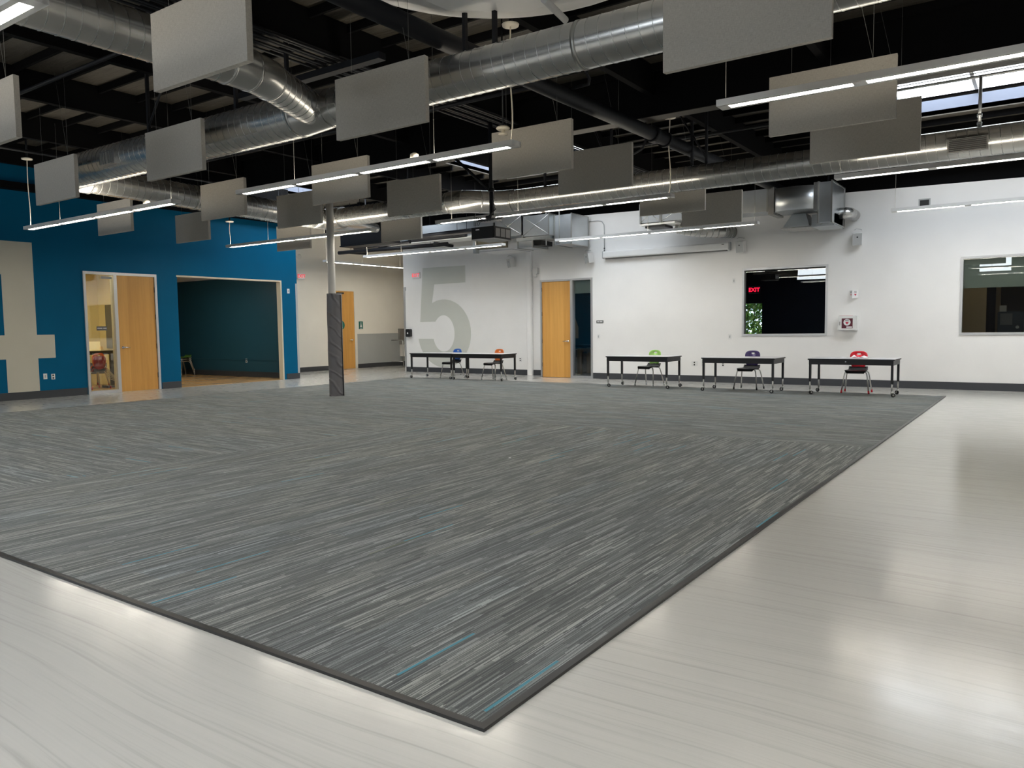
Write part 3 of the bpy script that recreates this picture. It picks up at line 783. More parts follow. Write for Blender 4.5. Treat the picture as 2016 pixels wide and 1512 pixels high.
gk = MB(); gk.box(-1.215, -.775, 12.262, 12.272, 3.705, 3.86); gk.build('grille_opening', 'grille_dark', D2)
for k in range(6): MB().box(-1.215, -.775, 12.255, 12.262, 3.72+.025*k, 3.726+.025*k).build('grille_blade', 'duct_seam', D2)
D4 = duct('round_duct', 'near spiral duct at top left bending to join the big duct', [(-6.50, -1.5, ZD), (-6.50, 4.62, ZD)], .195, loc=(-6.5, 3, 3.6))
elbow(D4, (-6.50, 4.62, ZD), (-6.50, 4.95, ZD), (-6.62, 5.2, ZD), .197)
mb = MB(); mb.tube([(-6.62, 5.2, ZD), (-7.08, 6.15, ZD)], .19, 40, cap=False); mb.build('branch_run', 'duct_metal', D4)
s = MB(); spiral(s, (-6.62, 5.2, ZD), (-7.08, 6.15, ZD), .19); s.build('spiral_seam', 'duct_seam', D4)

# strut hangers of the ducts
def hanger(x, y, z, label, brace=None, r=.02):
    t_ = thing('duct_hanger', label, 'hanger', (x, y, z), 0, 'duct hangers')
    MB().box(x-r, x+r, y-r, y+r, z, ROOF-.11).build('hanger_rod', 'steel_black', t_)
    if brace: MB().tube([(x, y, z+.1), brace], .018, 6).build('brace', 'steel_black', t_)
for i, (x, y, z, br) in enumerate([(-4.92, 6.29, 4.14, None), (-4.55, 6.29, 4.14, None), (-7.6, 6.24, 4.2, None), (-10.6, 6.23, 4.2, (-10.0, 6.23, 5.05)), (-8.6, 6.24, 4.2, None),
        (-5.0, 12.49, 4.04, None), (-4.75, 12.49, 4.04, (-5.3, 12.49, 5.05)), (-6.5, 12.48, 4.04, (-6.9, 12.48, 5.05)), (-2.7, 12.5, 4.04, None), (-2.9, 12.5, 4.04, (-3.4, 12.5, 5.05)), (-10.9, 11.93, 4.05, None), (-7.9, 12.47, 4.04, None), (-2.0, 6.3, 4.14, None)]):
    hanger(x, y, z, 'black steel hanger rod holding a round duct', br)
# galvanised service pipe under the right skylight
t_ = thing('skylight_pipe', 'grey vertical pipe rising from the long duct to the right skylight', 'pipe', (-.88, 12.52, 4.04))
MB().tube([(-.88, 12.52, 4.04), (-.88, 12.52, 4.72)], .022, 12).build('riser', 'conduit', t_)
for z in (4.07, 4.18): MB().tube([(-.88, 12.52, z), (-.88, 12.52, z+.035)], .032, 12).build('coupling', 'conduit', t_)
MB().tube([(-2.05, 12.52, 4.72), (2.5, 12.52, 4.72)], .02, 10).build('cross_pipe', 'conduit', t_)

# ------------------------------------------------------------------ roof pipes and conduits
def pipe(name, label, pts, r, mt='steel_black', cat='pipe', group=None, n=12):
    return tag(MB().tube(pts, r, n).build(name, mt), label, cat, group)
t_ = thing('roof_drain_pipe', 'thick black pipe running back under the girder with clamp', 'pipe', (-5.3, 9, 4.3))
MB().tube([(-5.35, -3, 4.36), (-5.2, 8.5, 4.34), (-4.95, 17.6, 4.33)], .10, 16).build('pipe_run', 'steel_black', t_)
MB().tube([(-5.13, 11.15, 4.335), (-5.13, 11.32, 4.335)], .125, 16).build('clamp', 'steel_black', t_)
MB().tube([(-5.12, 11.62, 4.335), (-5.12, 11.68, 4.335)], .125, 16).build('clamp', 'steel_black', t_)
pipe('sprinkler_pipe', 'thin black sprinkler pipe crossing below the roof at left', [(-20, 8.9, 4.62), (-5.6, 8.9, 4.62)], .03)
pipe('sprinkler_pipe', 'thin black sprinkler pipe crossing below the roof in front of the girder', [(-17.5, 5.0, 4.66), (-7.0, 5.0, 4.66)], .025)
pipe('sprinkler_pipe', 'thin black sprinkler pipe running back above the blue wall', [(-15.2, 1.0, 4.66), (-15.2, 10.6, 4.66)], .028)
pipe('sprinkler_pipe', 'black sprinkler pipe behind the girder near the skylight', [(-8, 13.2, 4.7), (4.9, 13.2, 4.7)], .028)
for k in range(7):
    pipe('conduit_run', 'one of the parallel black conduits bundled under the roof at centre', [(-7.75+.085*k, 1.0, 4.70+.012*(k % 2)), (-7.75+.085*k, 10.70, 4.70+.012*(k % 2))], .016, group='bundled roof conduits', cat='conduit', n=8)
for k in range(7):
    pipe('conduit_run', 'one of the parallel black conduits behind the girder beside the skylight', [(-7.75+.075*k, 11.1, 4.72), (-7.75+.075*k, 17.4, 4.72)], .015, group='bundled conduits behind the girder', cat='conduit', n=8)
tag(MB().box(-9.3, -6.6, 6.78, 6.90, 4.58, 4.66).build('strut_channel', 'steel_black'), 'black strut channel carrying the roof conduits above the duct junction', 'channel')
tag(MB().tube([(-4.78, 8.4, 4.6), (-4.78, 8.6, 4.45), (-4.85, 8.7, 4.42), (-5.4, 8.75, 4.42)], .02, 8).build('conduit_elbow', 'steel_black'), 'bent black conduit below the drain pipe in front of the girder', 'conduit')
tag(MB().tube([(-5.9, 12.6, 5.0), (-5.9, 12.6, 4.6), (-5.95, 12.6, 4.48), (-6.1, 12.6, 4.42), (-6.5, 12.6, 4.42)], .02, 8).build('conduit_elbow', 'steel_black'), 'bent black conduit behind the girder near the drain pipe', 'conduit')
tag(MB().box(-6.9, -6.5, 12.45, 12.75, 4.36, 4.5).build('junction_box', 'steel_black'), 'black junction box behind the girder', 'box')

# round white canopy near the top edge
t_ = thing('round_fabric_canopy', 'large round white faceted canopy hanging at the top edge', 'canopy', (-4.0, 5.53, 4.7))
mb = MB(); n = 48; R = 1.70; vs = [(-4.0+R*math.cos(2*PI*k/n), 5.53+R*math.sin(2*PI*k/n), 4.70) for k in range(n)]
vs += [(-4.0+R*.6*math.cos(2*PI*k/8+.3), 5.53+R*.6*math.sin(2*PI*k/8+.3), 4.47) for k in range(8)]
fs = []
for k in range(8):
    a = k*6
    for j in range(6): fs.append(((a+j) % n, n+k if j < 3 else n+(k+1) % 8, (a+j+1) % n))
    fs.append(((a+3) % n, n+k, n+(k+1) % 8))
fs.append(tuple(n+k for k in range(8)))
mb.add(vs, fs, False); mb.build('fabric_skin', 'white_plastic', t_)
MB().tube([(-4.0+R*math.cos(2*PI*k/n), 5.53+R*math.sin(2*PI*k/n), 4.705) for k in range(n+1)], .012, 8).build('rim', 'white_plastic', t_)
tag(MB().tube([(-3.95, 6.25, 4.42), (-4.08, 6.85, 4.45)], .035, 12).build('clear_tube', 'grey_plastic'), 'short pale tube beside the round white canopy', 'tube')
t_ = thing('smoke_detector', 'white smoke detector above the right end of the centre light', 'detector', (-5.68, 8.0, 3.8))
MB().lathe((-5.68, 8.0, 3.845), [(.07, 0), (.09, .02), (.07, .04), (.02, .05)], 20).build('detector_base', 'cream_cord', t_)
MB().lathe((-5.68, 8.0, 3.78), [(.02, 0), (.06, .008), (.06, .02), (.02, .03), (.02, .065)], 20).build('detector_head', 'cream_cord', t_)
MB().tube([(-5.68, 8.0, 3.89), (-5.68, 8.0, ROOF)], .01, 6).build('drop_rod', 'steel_black', t_)

# ------------------------------------------------------------------ rectangular ductwork along the white wall
def rect_duct(parent, x0, x1, y0, y1, z0, z1, cross=(), mt='box_duct_metal', name='duct_section'):
    mb = MB(); mb.box(x0, x1, y0, y1, z0, z1); o = mb.build(name, mt, parent)
    for xx in (x0, x1): fl_ = MB(); fl_.box(xx-.015, xx+.015, y0-.02, y1+.02, z0-.02, z0); fl_.box(xx-.015, xx+.015, y0-.02, y1+.02, z1, z1+.02); fl_.box(xx-.015, xx+.015, y0-.02, y0, z0, z1); fl_.box(xx-.015, xx+.015, y1, y1+.02, z0, z1); fl_.build('flange', 'duct_seam', parent)
    for a, b_ in cross:
        c = MB(); c.tube([(a, y0-.003, z0), (b_, y0-.003, z1)], .006, 5); c.tube([(a, y0-.003, z1), (b_, y0-.003, z0)], .006, 5); c.build('cross_break', 'duct_metal', parent)
    return o
A = thing('air_handling_duct', 'rectangular galvanised ductwork above the maple door of the white wall', 'duct', (-11.5, 17.1, 3.45))
rect_duct(A, -12.30, -11.39, 16.85, 17.4, 3.80, 4.32, [(-12.3, -11.39)])
rect_duct(A, -11.39, -10.57, 16.85, 17.4, 3.75, 4.27, [(-11.39, -10.57)])
rect_duct(A, -16.6, -12.30, 16.85, 17.4, 3.92, 4.32, ())
MB().box(-16.3, -12.2, 16.80, 17.45, 3.86, 3.915).build('lower_ledge', 'plenum_white', A)
rect_duct(A, -10.55, -10.05, 17.1, 17.95, 3.50, 4.25)
MB().box(-11.65, -10.6, 16.95, 17.5, 3.66, 3.74).build('lower_tray', 'box_duct_metal', A)
rect_duct(A, -11.70, -11.22, 17.1, 17.8, 3.50, 3.69)
MB().box(-11.22, -11.0, 17.15, 17.7, 3.54, 3.66).build('dark_outlet', 'grille_dark', A)
MB().box(-13.0, -11.9, 17.1, 18.0, 3.47, 3.50).build('return_frame', 'aluminium', A)
MB().box(-13.1, -12.1, 17.12, 17.2, 3.55, 3.80).build('filter_grille', 'filter_tan', A)
MB().box(-13.18, -13.08, 17.05, 17.2, 3.45, 3.85).build('unit_post', 'box_duct_metal', A)
MB().tube([(-10.35, 17.0, 3.5), (-10.35, 17.0, ROOF-.11)], .016, 8).build('hanger_rod', 'conduit', A)
MB().tube([(-10.75, 17.0, 3.5), (-10.75, 17.0, ROOF-.11)], .016, 8).build('hanger_rod', 'conduit', A)
C_ = thing('air_handling_duct', 'rectangular galvanised ductwork with round elbow, right of the window view', 'duct', (-4.6, 17, 3.4))
rect_duct(C_, -6.6, -5.0, 16.7, 17.35, 3.78, 4.25, ())
# rounded elbow section
mb = MB(); pts = []
for k in range(13):
    a = math.radians(180-180*k/12*.5-0); pts.append((-4.45-.40*math.cos(math.radians(15*k)) , 16.72-.16*math.sin(math.radians(15*k))))
pts += [(-4.05, 17.35), (-4.85, 17.35)]
mb.prism(pts, 2, 3.74, 4.22, True); mb.build('rounded_elbow', 'box_duct_metal', C_)
MB().box(-4.98, -4.86, 16.68, 17.4, 3.70, 4.27).build('flange', 'duct_metal', C_)
MB().box(-4.06, -3.98, 16.68, 17.4, 3.70, 4.27).build('flange', 'duct_metal', C_)
rect_duct(C_, -3.98, -3.72, 16.75, 17.9, 3.46, 4.27)
MB().add([(-4.75, 16.95, 3.43), (-4.2, 16.95, 3.43), (-4.2, 17.6, 3.43), (-4.75, 17.6, 3.43), (-4.60, 17.1, 3.72), (-4.32, 17.1, 3.72), (-4.32, 17.5, 3.72), (-4.60, 17.5, 3.72)],
         [(0,3,2,1),(4,5,6,7),(0,1,5,4),(1,2,6,5),(2,3,7,6),(3,0,4,7)], False).build('hood', 'box_duct_metal', C_)
MB().box(-4.78, -4.17, 16.92, 17.63, 3.405, 3.43).build('hood_rim', 'duct_metal', C_)
MB().box(-4.17, -3.72, 17.0, 17.8, 3.41, 3.66).build('outlet_box', 'box_duct_metal', C_)
MB().tube([(-3.74, 17.5, 3.70), (-3.60, 17.5, 3.70), (-3.54, 17.6, 3.70), (-3.54, 18.04, 3.70)], .12, 20).build('round_stub', 'duct_metal', C_)
MB().tube([(-3.85, 17.0, 4.27), (-3.85, 17.0, ROOF-.11)], .016, 8).build('hanger_rod', 'steel_black', C_)
B_ = thing('air_handling_duct', 'galvanised duct with flexible round tail behind the brown panels, above the screen', 'duct', (-7.3, 17, 3.5))
rect_duct(B_, -7.95, -7.45, 16.7, 17.3, 3.78, 4.2, [(-7.95, -7.45)])
rect_duct(B_, -7.43, -6.7, 16.7, 17.3, 3.78, 4.2, [(-7.43, -6.7)])
MB().box(-7.95, -7.1, 16.72, 17.25, 3.72, 3.765).build('lower_tray', 'plenum_white', B_)
MB().box(-7.85, -7.35, 16.75, 17.2, 3.66, 3.71).build('dark_outlet', 'grille_dark', B_)
mb = MB(); pp = [(-7.25, 17.1, 3.68), (-7.0, 17.2, 3.60), (-6.7, 17.4, 3.56), (-6.35, 17.7, 3.55), (-6.2, 18.02, 3.56)]
mb.tube(pp, .13, 20)
mb.build('flexible_tail', 'duct_seam', B_)
for k in range(14):
    u = k/13*3.99; i = min(3, int(u)); w_ = u-i; a = Vector(pp[i]).lerp(Vector(pp[i+1]), w_); d = (Vector(pp[i+1])-Vector(pp[i])).normalized()
    MB().tube([a-d*.008, a+d*.008], .14, 18).build('flexible_ring', 'duct_metal', B_)

# suspended black pipes before the hall
def tpipe(label, p0, p1, r, side=None):
    t_ = thing('suspended_pipe', label, 'pipe', p0)
    MB().tube([p0, p1], r, 14).build('pipe_run', 'steel_black', t_)
    for u in (.12, .85):
        q = Vector(p0).lerp(Vector(p1), u); MB().tube([q, (q.x, q.y, ROOF+.02)], .006, 5).build('hanger_rod', 'steel_black', t_)
    if side: MB().tube(side, r*.8, 10).build('side_branch', 'steel_black', t_)
tpipe('lowest suspended black pipe before the hall', (-17.9, 16.45, 3.73), (-14.0, 16.95, 3.76), .055, [(-17.6, 16.5, 3.73), (-17.35, 17.1, 3.72)])
tpipe('middle suspended black pipe before the hall', (-16.9, 16.15, 3.77), (-14.6, 16.05, 3.79), .045)
tpipe('right suspended black pipe left of the projector', (-15.0, 16.45, 3.88), (-12.9, 16.4, 3.88), .055, [(-14.4, 16.8, 3.8), (-14.0, 17.2, 3.72)])
tpipe('thick suspended black pipe directly behind the projector', (-14.6, 16.2, 3.92), (-12.2, 15.95, 3.90), .07)
tpipe('short black pipe with fittings left of the column', (-17.2, 13.6, 3.77), (-16.2, 13.7, 3.80), .035, [(-16.8, 13.6, 3.70), (-16.8, 13.6, 3.88)])
tag(MB().box(-15.7, -13.9, 14.5, 14.9, 3.63, 3.92).build('fan_coil_box', 'steel_black'), 'black box unit hung before the hall', 'unit')
MB().box(-15.72, -13.88, 14.48, 14.92, 3.60, 3.625).build('trim_fan_coil_tray', 'steel_black', kind='structure')

# ------------------------------------------------------------------ projector
P = thing('projector', 'black ceiling projector on a pole, seen before the round duct', 'projector', (-7.42, 10.3, 2.9))
PX, PZ = .10, -.035
px, py = -7.565, 10.3
MB().tube([(px, py, 3.15), (px, py, ROOF-.11)], .036, 12).build('mount_pole', 'steel_black', P)
MB().tube([(px-.02, py, 3.62), (-8.35, py+.05, 4.25)], .026, 8).build('mount_brace', 'steel_black', P)
MB().tube([(px, py, 3.6), (px, py, 3.66)], .05, 12).build('pole_collar', 'steel_black', P)
mb = MB(); mb.bbox_((px-.05, py, 3.14), (.34, .22, .03)); mb.bbox_((px-.02, py, 3.18), (.12, .12, .07)); mb.bbox_((px+.16, py+.02, 3.17), (.12, .05, .025)); mb.build('mount_plate', 'black_plastic', P)
mb = MB(); mb.rbox(-7.96+PX, -7.50+PX, 10.12, 10.62, 2.87+PZ, 3.06+PZ, .02, 3, 2); body = mb.build('projector_body', 'projector_black', P)
MB().box(-7.955+PX, -7.505+PX, 10.125, 10.615, 2.858+PZ, 2.872+PZ).build('underside', 'grey_plastic', P)
for k in range(3): MB().box(-7.499+PX, -7.492+PX, 10.17+.14*k, 10.29+.14*k, 2.90+PZ, 3.03+PZ).build('side_vent', 'sign_grey', P)
MB().lathe((-7.70+PX, 10.64, 2.96+PZ), [(.07, -.03), (.07, .05), (.055, .052)], 20, 'y').build('lens_ring', 'black_plastic', P)
mb = MB()
for k in range(4):
    q = [(px+.03+.02*k, py-.03, 3.5-.05*k), (px+.07+.02*k, py-.06, 3.3), (px+.05-.06*k, py-.1, 3.12), (px-.12-.05*k, py-.12, 3.16+.02*k), (px-.2-.03*k, py-.1, 3.06)]
    mb.tube(q, .006, 5)
mb.build('cable_bundle', 'ink', P)
MB().box(-7.86+PX, -7.79+PX, 10.117, 10.12, 3.012+PZ, 3.026+PZ).build('maker_badge', 'sign_light', P)

# ------------------------------------------------------------------ projection screen and wall devices
S_ = thing('projection_screen', 'rolled up white projection screen case on the white wall', 'projection screen', (-7.9, DW-.1, 3.14))
mb = MB(); mb.rbox(-9.58, -6.26, DW-.16, DW-.005, 3.15, 3.325, .035, 4, 0); mb.build('case', 'white_plastic', S_)
MB().box(-9.54, -6.31, DW-.10, DW-.06, 3.125, 3.15).build('screen_slot', 'sign_grey', S_)
MB().rbox(-9.60, -9.58, DW-.165, DW-.003, 3.14, 3.33, .03, 3, 0).build('end_cap', 'grey_plastic', S_)
MB().rbox(-6.26, -6.24, DW-.165, DW-.003, 3.14, 3.33, .03, 3, 0).build('end_cap', 'grey_plastic', S_)
MB().box(-6.42, -6.36, DW-.163, DW-.16, 3.27, 3.285).build('maker_badge', 'sign_grey', S_)
# speakers
def make_speaker():
    r = thing('wall_speaker', 'x', 'speaker', (0, 0, 0), 0, 'white wall speakers')
    M = Matrix.Rotation(.20, 4, 'X')
    mb = MB(); mb.box(-.095, .095, -.20, -.04, -.13, .13, M); mb.build('cabinet', 'white_plastic', r, local=True)
    mb = MB(); mb.box(-.088, .088, -.206, -.2, -.122, .122, M); mb.build('speaker_grille', 'grey_plastic', r, local=True)
    mb = MB(); vs_ = [tuple(M @ Vector((.017*math.cos(a), -.2075, .045+.017*math.sin(a)))) for a in [k*PI/5 for k in range(10)]]; mb.add(vs_, [tuple(range(10))]); mb.build('driver_dot', 'ink', r, local=True)
    mb = MB(); mb.tube([(-.06, -.19, .16), (-.02, -.19, .185), (.06, -.15, .175), (.09, -.12, .16)], .006, 6); mb.tube([(0, 0, -.0), (0, -.1, .0)], .02, 8); mb.build('bracket', 'grey_plastic', r, local=True)
    return r
SPK = [(-9.97, DW, 3.21, .45, 'white wall speaker left of the projection screen'), (-5.96, DW, 3.22, .12, 'white wall speaker just right of the projection screen'),
       (-3.48, DW, 3.21, -.22, 'white wall speaker above the AED sign'), (-12.87, D5, 3.29, .5, 'white wall speaker right of the giant 5')]
spk = make_speaker()
for i, (x, y, z, rz, lab) in enumerate(SPK):
    if i == 0: spk.location = (x, y, z); spk.rotation_euler = (0, 0, -rz); spk['label'] = lab
for i, (x, y, z, rz, lab) in enumerate(SPK):
    if i: dup(spk, (x, y, z), lab, -rz)
# wireless box
t_ = thing('wall_box', 'white wall box with small horn below, left of the maple door top', 'device', (-12.09, D5, 2.9))
MB().rbox(-12.19, -12.03, D5-.10, D5, 2.90, 3.09, .02, 3, 1).build('box_cover', 'white_plastic', t_)
MB().lathe((-12.10, D5-.06, 2.82), [(.03, 0), (.045, .03), (.02, .06), (.02, .08)], 14).build('sounder', 'white_plastic', t_)
# conduit on the wall with junction
t_ = thing('wall_conduit', 'grey conduit with round box bending down to the screen', 'conduit', (-10.5, DW, 3.3))
y_ = DW-.02
MB().tube([(-10.45, y_, 4.15), (-9.80, y_, 4.145), (-9.68, y_, 4.12), (-9.62, y_, 4.03), (-9.61, y_, 3.9), (-9.61, y_, 3.34)], .012, 8).build('conduit_run', 'grey_plastic', t_)
MB().lathe((-10.50, DW, 4.15), [(.055, 0), (.055, -.05)], 16, 'y').build('round_box', 'grey_plastic', t_)
for z in (3.34, 3.40): MB().tube([(-9.61, y_, z), (-9.61, y_, z+.03)], .018, 8).build('connector', 'sign_grey', t_)
# wall vent
t_ = thing('wall_vent', 'small square dark vent high on the white wall at right', 'vent', (-2.2, DW, 3.75))
f = MB(); f.box(-2.31, -2.09, DW-.012, DW, 3.74, 3.765); f.box(-2.31, -2.09, DW-.012, DW, 3.895, 3.92); f.box(-2.31, -2.285, DW-.012, DW, 3.765, 3.895); f.box(-2.115, -2.09, DW-.012, DW, 3.765, 3.895)
f.build('vent_frame', 'grey_plastic', t_); MB().box(-2.285, -2.115, DW-.006, DW, 3.765, 3.895).build('vent_opening', 'grille_dark', t_)

def heart(mb, x, y, z, s, matname):
    pts = []
    for k in range(24):
        a = 2*PI*k/24; pts.append((x+s*.0625*16*math.sin(a)**3/1.0*1.0, z+s*.0625*(13*math.cos(a)-5*math.cos(2*a)-2*math.cos(3*a)-math.cos(4*a))))
    mb.use(matname); mb.prism(pts, 1, y, y-.0015)
# AED cabinet
t_ = thing('aed_cabinet', 'white AED cabinet with maroon door panel on the white wall', 'cabinet', (-3.58, DW, 1.22))
MB().rbox(-3.80, -3.42, DW-.17, DW, 1.225, 1.555, .02, 3, 1).build('cabinet_body', 'white_plastic', t_)
f = MB(); f.box(-3.78, -3.44, DW-.182, DW-.17, 1.24, 1.54); dr = f.build('cabinet_door', 'white_plastic', t_)
MB().box(-3.722, -3.498, DW-.185, DW-.182, 1.275, 1.49).build('maroon_panel', 'aed_dark', t_)
MB().lathe((-3.612, DW-.185, 1.405), [(.072, 0), (.072, -.002)], 28, 'y').build('round_badge', 'sign_light', t_)
h = MB(); heart(h, -3.612, DW-.1875, 1.392, .032, 'aed_red'); h.build('heart_emblem', None, t_)
text_mb('AED', .042, face_south(-3.612, DW-.188, 1.442), 'ink', .0006, bold=True).build('lettering', None, t_)
MB().box(-3.625, -3.51, DW-.187, DW-.185, 1.285, 1.315).build('small_label', 'sign_light', t_)
MB().box(-3.77, -3.50, DW-.183, DW-.182, 1.545, 1.549).build('top_caption', 'aed_red', t_)
MB().box(-3.765, -3.755, DW-.19, DW-.182, 1.34, 1.42).build('door_handle', 'sign_grey', t_)
# AED V sign
t_ = thing('aed_sign', 'small white V-shaped AED sign above the AED cabinet', 'sign', (-3.52, DW, 1.92))
mb = MB(); z0, z1 = 1.925, 2.095
mb.add([(-3.60, DW, z0), (-3.53, DW-.12, z0), (-3.43, DW, z0), (-3.60, DW, z1), (-3.53, DW-.12, z1), (-3.43, DW, z1)], [(0,1,4,3), (1,2,5,4), (0,2,1), (3,4,5), (0,3,5,2)], False)
mb.build('sign_body', 'sign_light', t_)
def aed_on(x, y, z, ang, k):
    M = Matrix.Translation((x, y, z)) @ Matrix.Rotation(ang, 4, 'Z') @ Matrix(((1,0,0,0),(0,0,-1,0),(0,1,0,0),(0,0,0,1)))
    text_mb('AED', .036, M @ Matrix.Translation((0, .045, .001)), 'ink', .0004, bold=True).build('lettering', None, t_)
    pts = []; mb = MB(); mb.use('aed_red')
    for q in range(24):
        a = 2*PI*q/24; pts.append(tuple(M @ Vector((.026*math.sin(a)**3, -.01+.0017*(13*math.cos(a)-5*math.cos(2*a)-2*math.cos(3*a)-math.cos(4*a)), .0015))))
    mb.add(pts, [tuple(range(24))[::-1]]); mb.build('heart_emblem', None, t_)
aed_on(-3.48, DW-.0615, 2.01, math.atan2(.12, .10), 0); aed_on(-3.566, DW-.0615, 2.01, -math.atan2(.12, .07), 1)

# exit signs
def exit_sign(label, x, y, z, face, ch='EXIT', m1='exit_red', back='exit_face', chev=True):
    t_ = thing('exit_sign', label, 'exit sign', (x, y, z))
    w, h = .31, .20
    if face == 'S':
        MB().box(x-w/2, x+w/2, y-.06, y, z-h/2, z+h/2).build('sign_housing', 'white_plastic', t_)
        MB().box(x-w/2+.015, x+w/2-.015, y-.064, y-.06, z-h/2+.015, z+h/2-.015).build('sign_face', back, t_)
        M = face_south(x, y-.065, z)
    else:
        MB().box(x, x+.06, y-w/2, y+w/2, z-h/2, z+h/2).build('sign_housing', 'white_plastic', t_)
        MB().box(x+.06, x+.064, y-w/2+.015, y+w/2-.015, z-h/2+.015, z+h/2-.015).build('sign_face', back, t_)
        M = face_east(x+.065, y, z)
    text_mb(ch, .155, M, m1, .001, bold=True).build('lettering', None, t_)
    if chev:
        c = MB(); c.use(m1); s_ = -1 if face == 'S' else 1
        c.add([tuple(M @ Vector(v)) for v in ((s_*.155, 0, .001), (s_*.13, .03, .001), (s_*.13, -.03, .001))], [(0, 1, 2)]); c.build('arrow', None, t_)
    return t_
exit_sign('red EXIT sign on the white wall left of the giant 5', -16.68, D5, 3.09, 'S')
exit_sign('red EXIT sign on the hall wall right of the blue wall end', HX, 17.02, 3.17, 'E')
exit_sign('glowing red EXIT sign inside the dark room behind the window', -6.98, 22.2, 2.37, 'S', m1='exit_red_strong', back='ink', chev=False)

# sign plates, switches, outlets, thermostat
tag(MB().box(-9.86, -9.655, DW-.012, DW, 1.475, 1.545).build('room_sign', 'sign_grey'), 'small dark room sign right of the maple door', 'sign')
o_ = bpy.data.objects['room_sign.001'] if 'room_sign.001' in bpy.data.objects else bpy.data.objects['room_sign']
MB().box(-9.835, -9.77, DW-.0135, DW-.012, 1.50, 1.52).build('pale_caption', 'sign_light', o_)
MB().box(-9.755, -9.68, DW-.0135, DW-.012, 1.50, 1.52).build('pale_caption', 'sign_light', o_)
def plate(name, label, cat, c, face, w=.075, h=.12, dark=False, mt='white_plastic', group=None):
    t_ = thing(name, label, cat, c, 0, group); x, y, z = c
    def bx_(u0, u1, d0, d1, z0, z1, n_, m_):
        if face == 'S': MB().box(x+u0, x+u1, y-d1, y-d0, z+z0, z+z1).build(n_, m_, t_)
        else: MB().box(x+d0, x+d1, y+u0, y+u1, z+z0, z+z1).build(n_, m_, t_)
    bx_(-w/2, w/2, 0, .008, -h/2, h/2, 'cover_plate', mt)
    if cat == 'outlet':
        for zz in (-.028, .028): bx_(-.017, .017, .008, .010, zz-.017, zz+.017, 'socket', 'ink' if dark else 'grey_plastic')
    else: bx_(-.012, .012, .008, .014, -.03, .03, 'rocker', 'grey_plastic')
    return t_
plate('light_switch', 'white switch plate under the dark room sign', 'switch', (-9.80, DW, 1.12), 'S')
plate('light_switch', 'white switch plate left of the interior window', 'switch', (-6.26, DW, 1.10), 'S')
plate('outlet', 'double outlet plate with plugs between green and purple chairs', 'outlet', (-7.14, DW, .445), 'S', .15, .12, True)
plate('outlet', 'white outlet right of the double plate, left of the purple chair desk', 'outlet', (-6.92, DW, .445), 'S')
plate('outlet', 'dark socket outlet hidden half by the purple chair desk leg', 'outlet', (-6.42, DW, .445), 'S', dark=True)
plate('outlet', 'outlet with dark sockets left of the maple door', 'outlet', (-12.71, D5, .446), 'S', dark=True)
plate('outlet', 'outlet with dark sockets on the blue wall, right of the white plate', 'outlet', (BX, 7.97, .45), 'E', dark=True)
plate('data_plate', 'plain white data plate on the blue wall beside the outlet', 'plate', (BX, 7.81, .465), 'E')
plate('outlet', 'dark outlet on the teal recess wall', 'outlet', (-19.95, 14.5, .49), 'S', dark=True)
plate('thermostat', 'small white thermostat left of the interior window top', 'thermostat', (-6.17, DW, 2.42), 'S', .07, .12)
plate('thermostat', 'small white thermostat at the end of the blue wall', 'thermostat', (BX, 14.37, 2.50), 'E', .08, .13)
tag(MB().rbox(-17.24, -17.17, D5-.03, D5, 2.62, 2.74, .01, 2, 1).build('corner_sensor', 'satin_aluminium'), 'small metal sensor at the corner left of the 5', 'sensor')
# soap dispenser
t_ = thing('soap_dispenser', 'black hand sanitizer dispenser left of the giant 5', 'dispenser', (-17.03, D5, 1.13))
MB().rbox(-17.13, -16.94, D5-.11, D5, 1.13, 1.38, .04, 4, 1).build('dispenser_body', 'black_plastic', t_)
MB().lathe((-17.04, D5-.11, 1.25), [(.028, 0), (.028, -.004)], 14, 'y').build('dispenser_window', 'sign_light', t_)
# hall: sign, fountain, rail
t_ = thing('restroom_sign', 'green restroom sign plate right of the hall door', 'sign', (HX, 19.72, 1.45))
MB().box(HX, HX+.01, 19.60, 19.80, 1.40, 1.68).build('sign_plate', 'green_sign', t_)
w = MB(); w.lathe((HX+.011, 19.70, 1.625), [(.022, 0), (.022, .004)], 12, 'x'); w.prism([(19.65, 1.47), (19.75, 1.47), (19.71, 1.60), (19.69, 1.60)], 0, HX+.011, HX+.014); w.prism([(19.63, 1.42), (19.77, 1.42), (19.77, 1.44), (19.63, 1.44)], 0, HX+.011, HX+.014); w.build('pictogram', 'sign_light', t_)
t_ = thing('drinking_fountain', 'stainless drinking fountain at the end of the hall wainscot', 'drinking fountain', (HX, 21.9, .6))
MB().box(HX+.012, HX+.10, 21.62, 22.3, .98, 1.40).build('back_panel', 'steel_sink', t_)
MB().rbox(HX+.012, HX+.42, 21.64, 22.2, .80, .98, .04, 4, 2).build('basin', 'steel_sink', t_)
MB().box(HX+.012, HX+.30, 21.70, 22.15, .35, .80).build('lower_cover', 'beige_paint', t_)
MB().tube([(HX+.2, 21.75, .98), (HX+.2, 21.75, 1.05), (HX+.24, 21.8, 1.07)], .012, 8).build('spout', 'chrome', t_)
t_ = thing('grab_rail', 'thin steel guard rail beside the drinking fountain', 'rail', (HX, 21.4, 0))
MB().tube([(HX+.01, 21.25, .97), (HX+.5, 21.28, .97), (HX+.56, 21.28, .93), (HX+.57, 21.28, .01)], .018, 10).build('rail_tube', 'satin_chrome', t_)
MB().tube([(HX+.01, 21.25, .17), (HX+.57, 21.28, .17)], .014, 8).build('lower_rail', 'satin_chrome', t_)
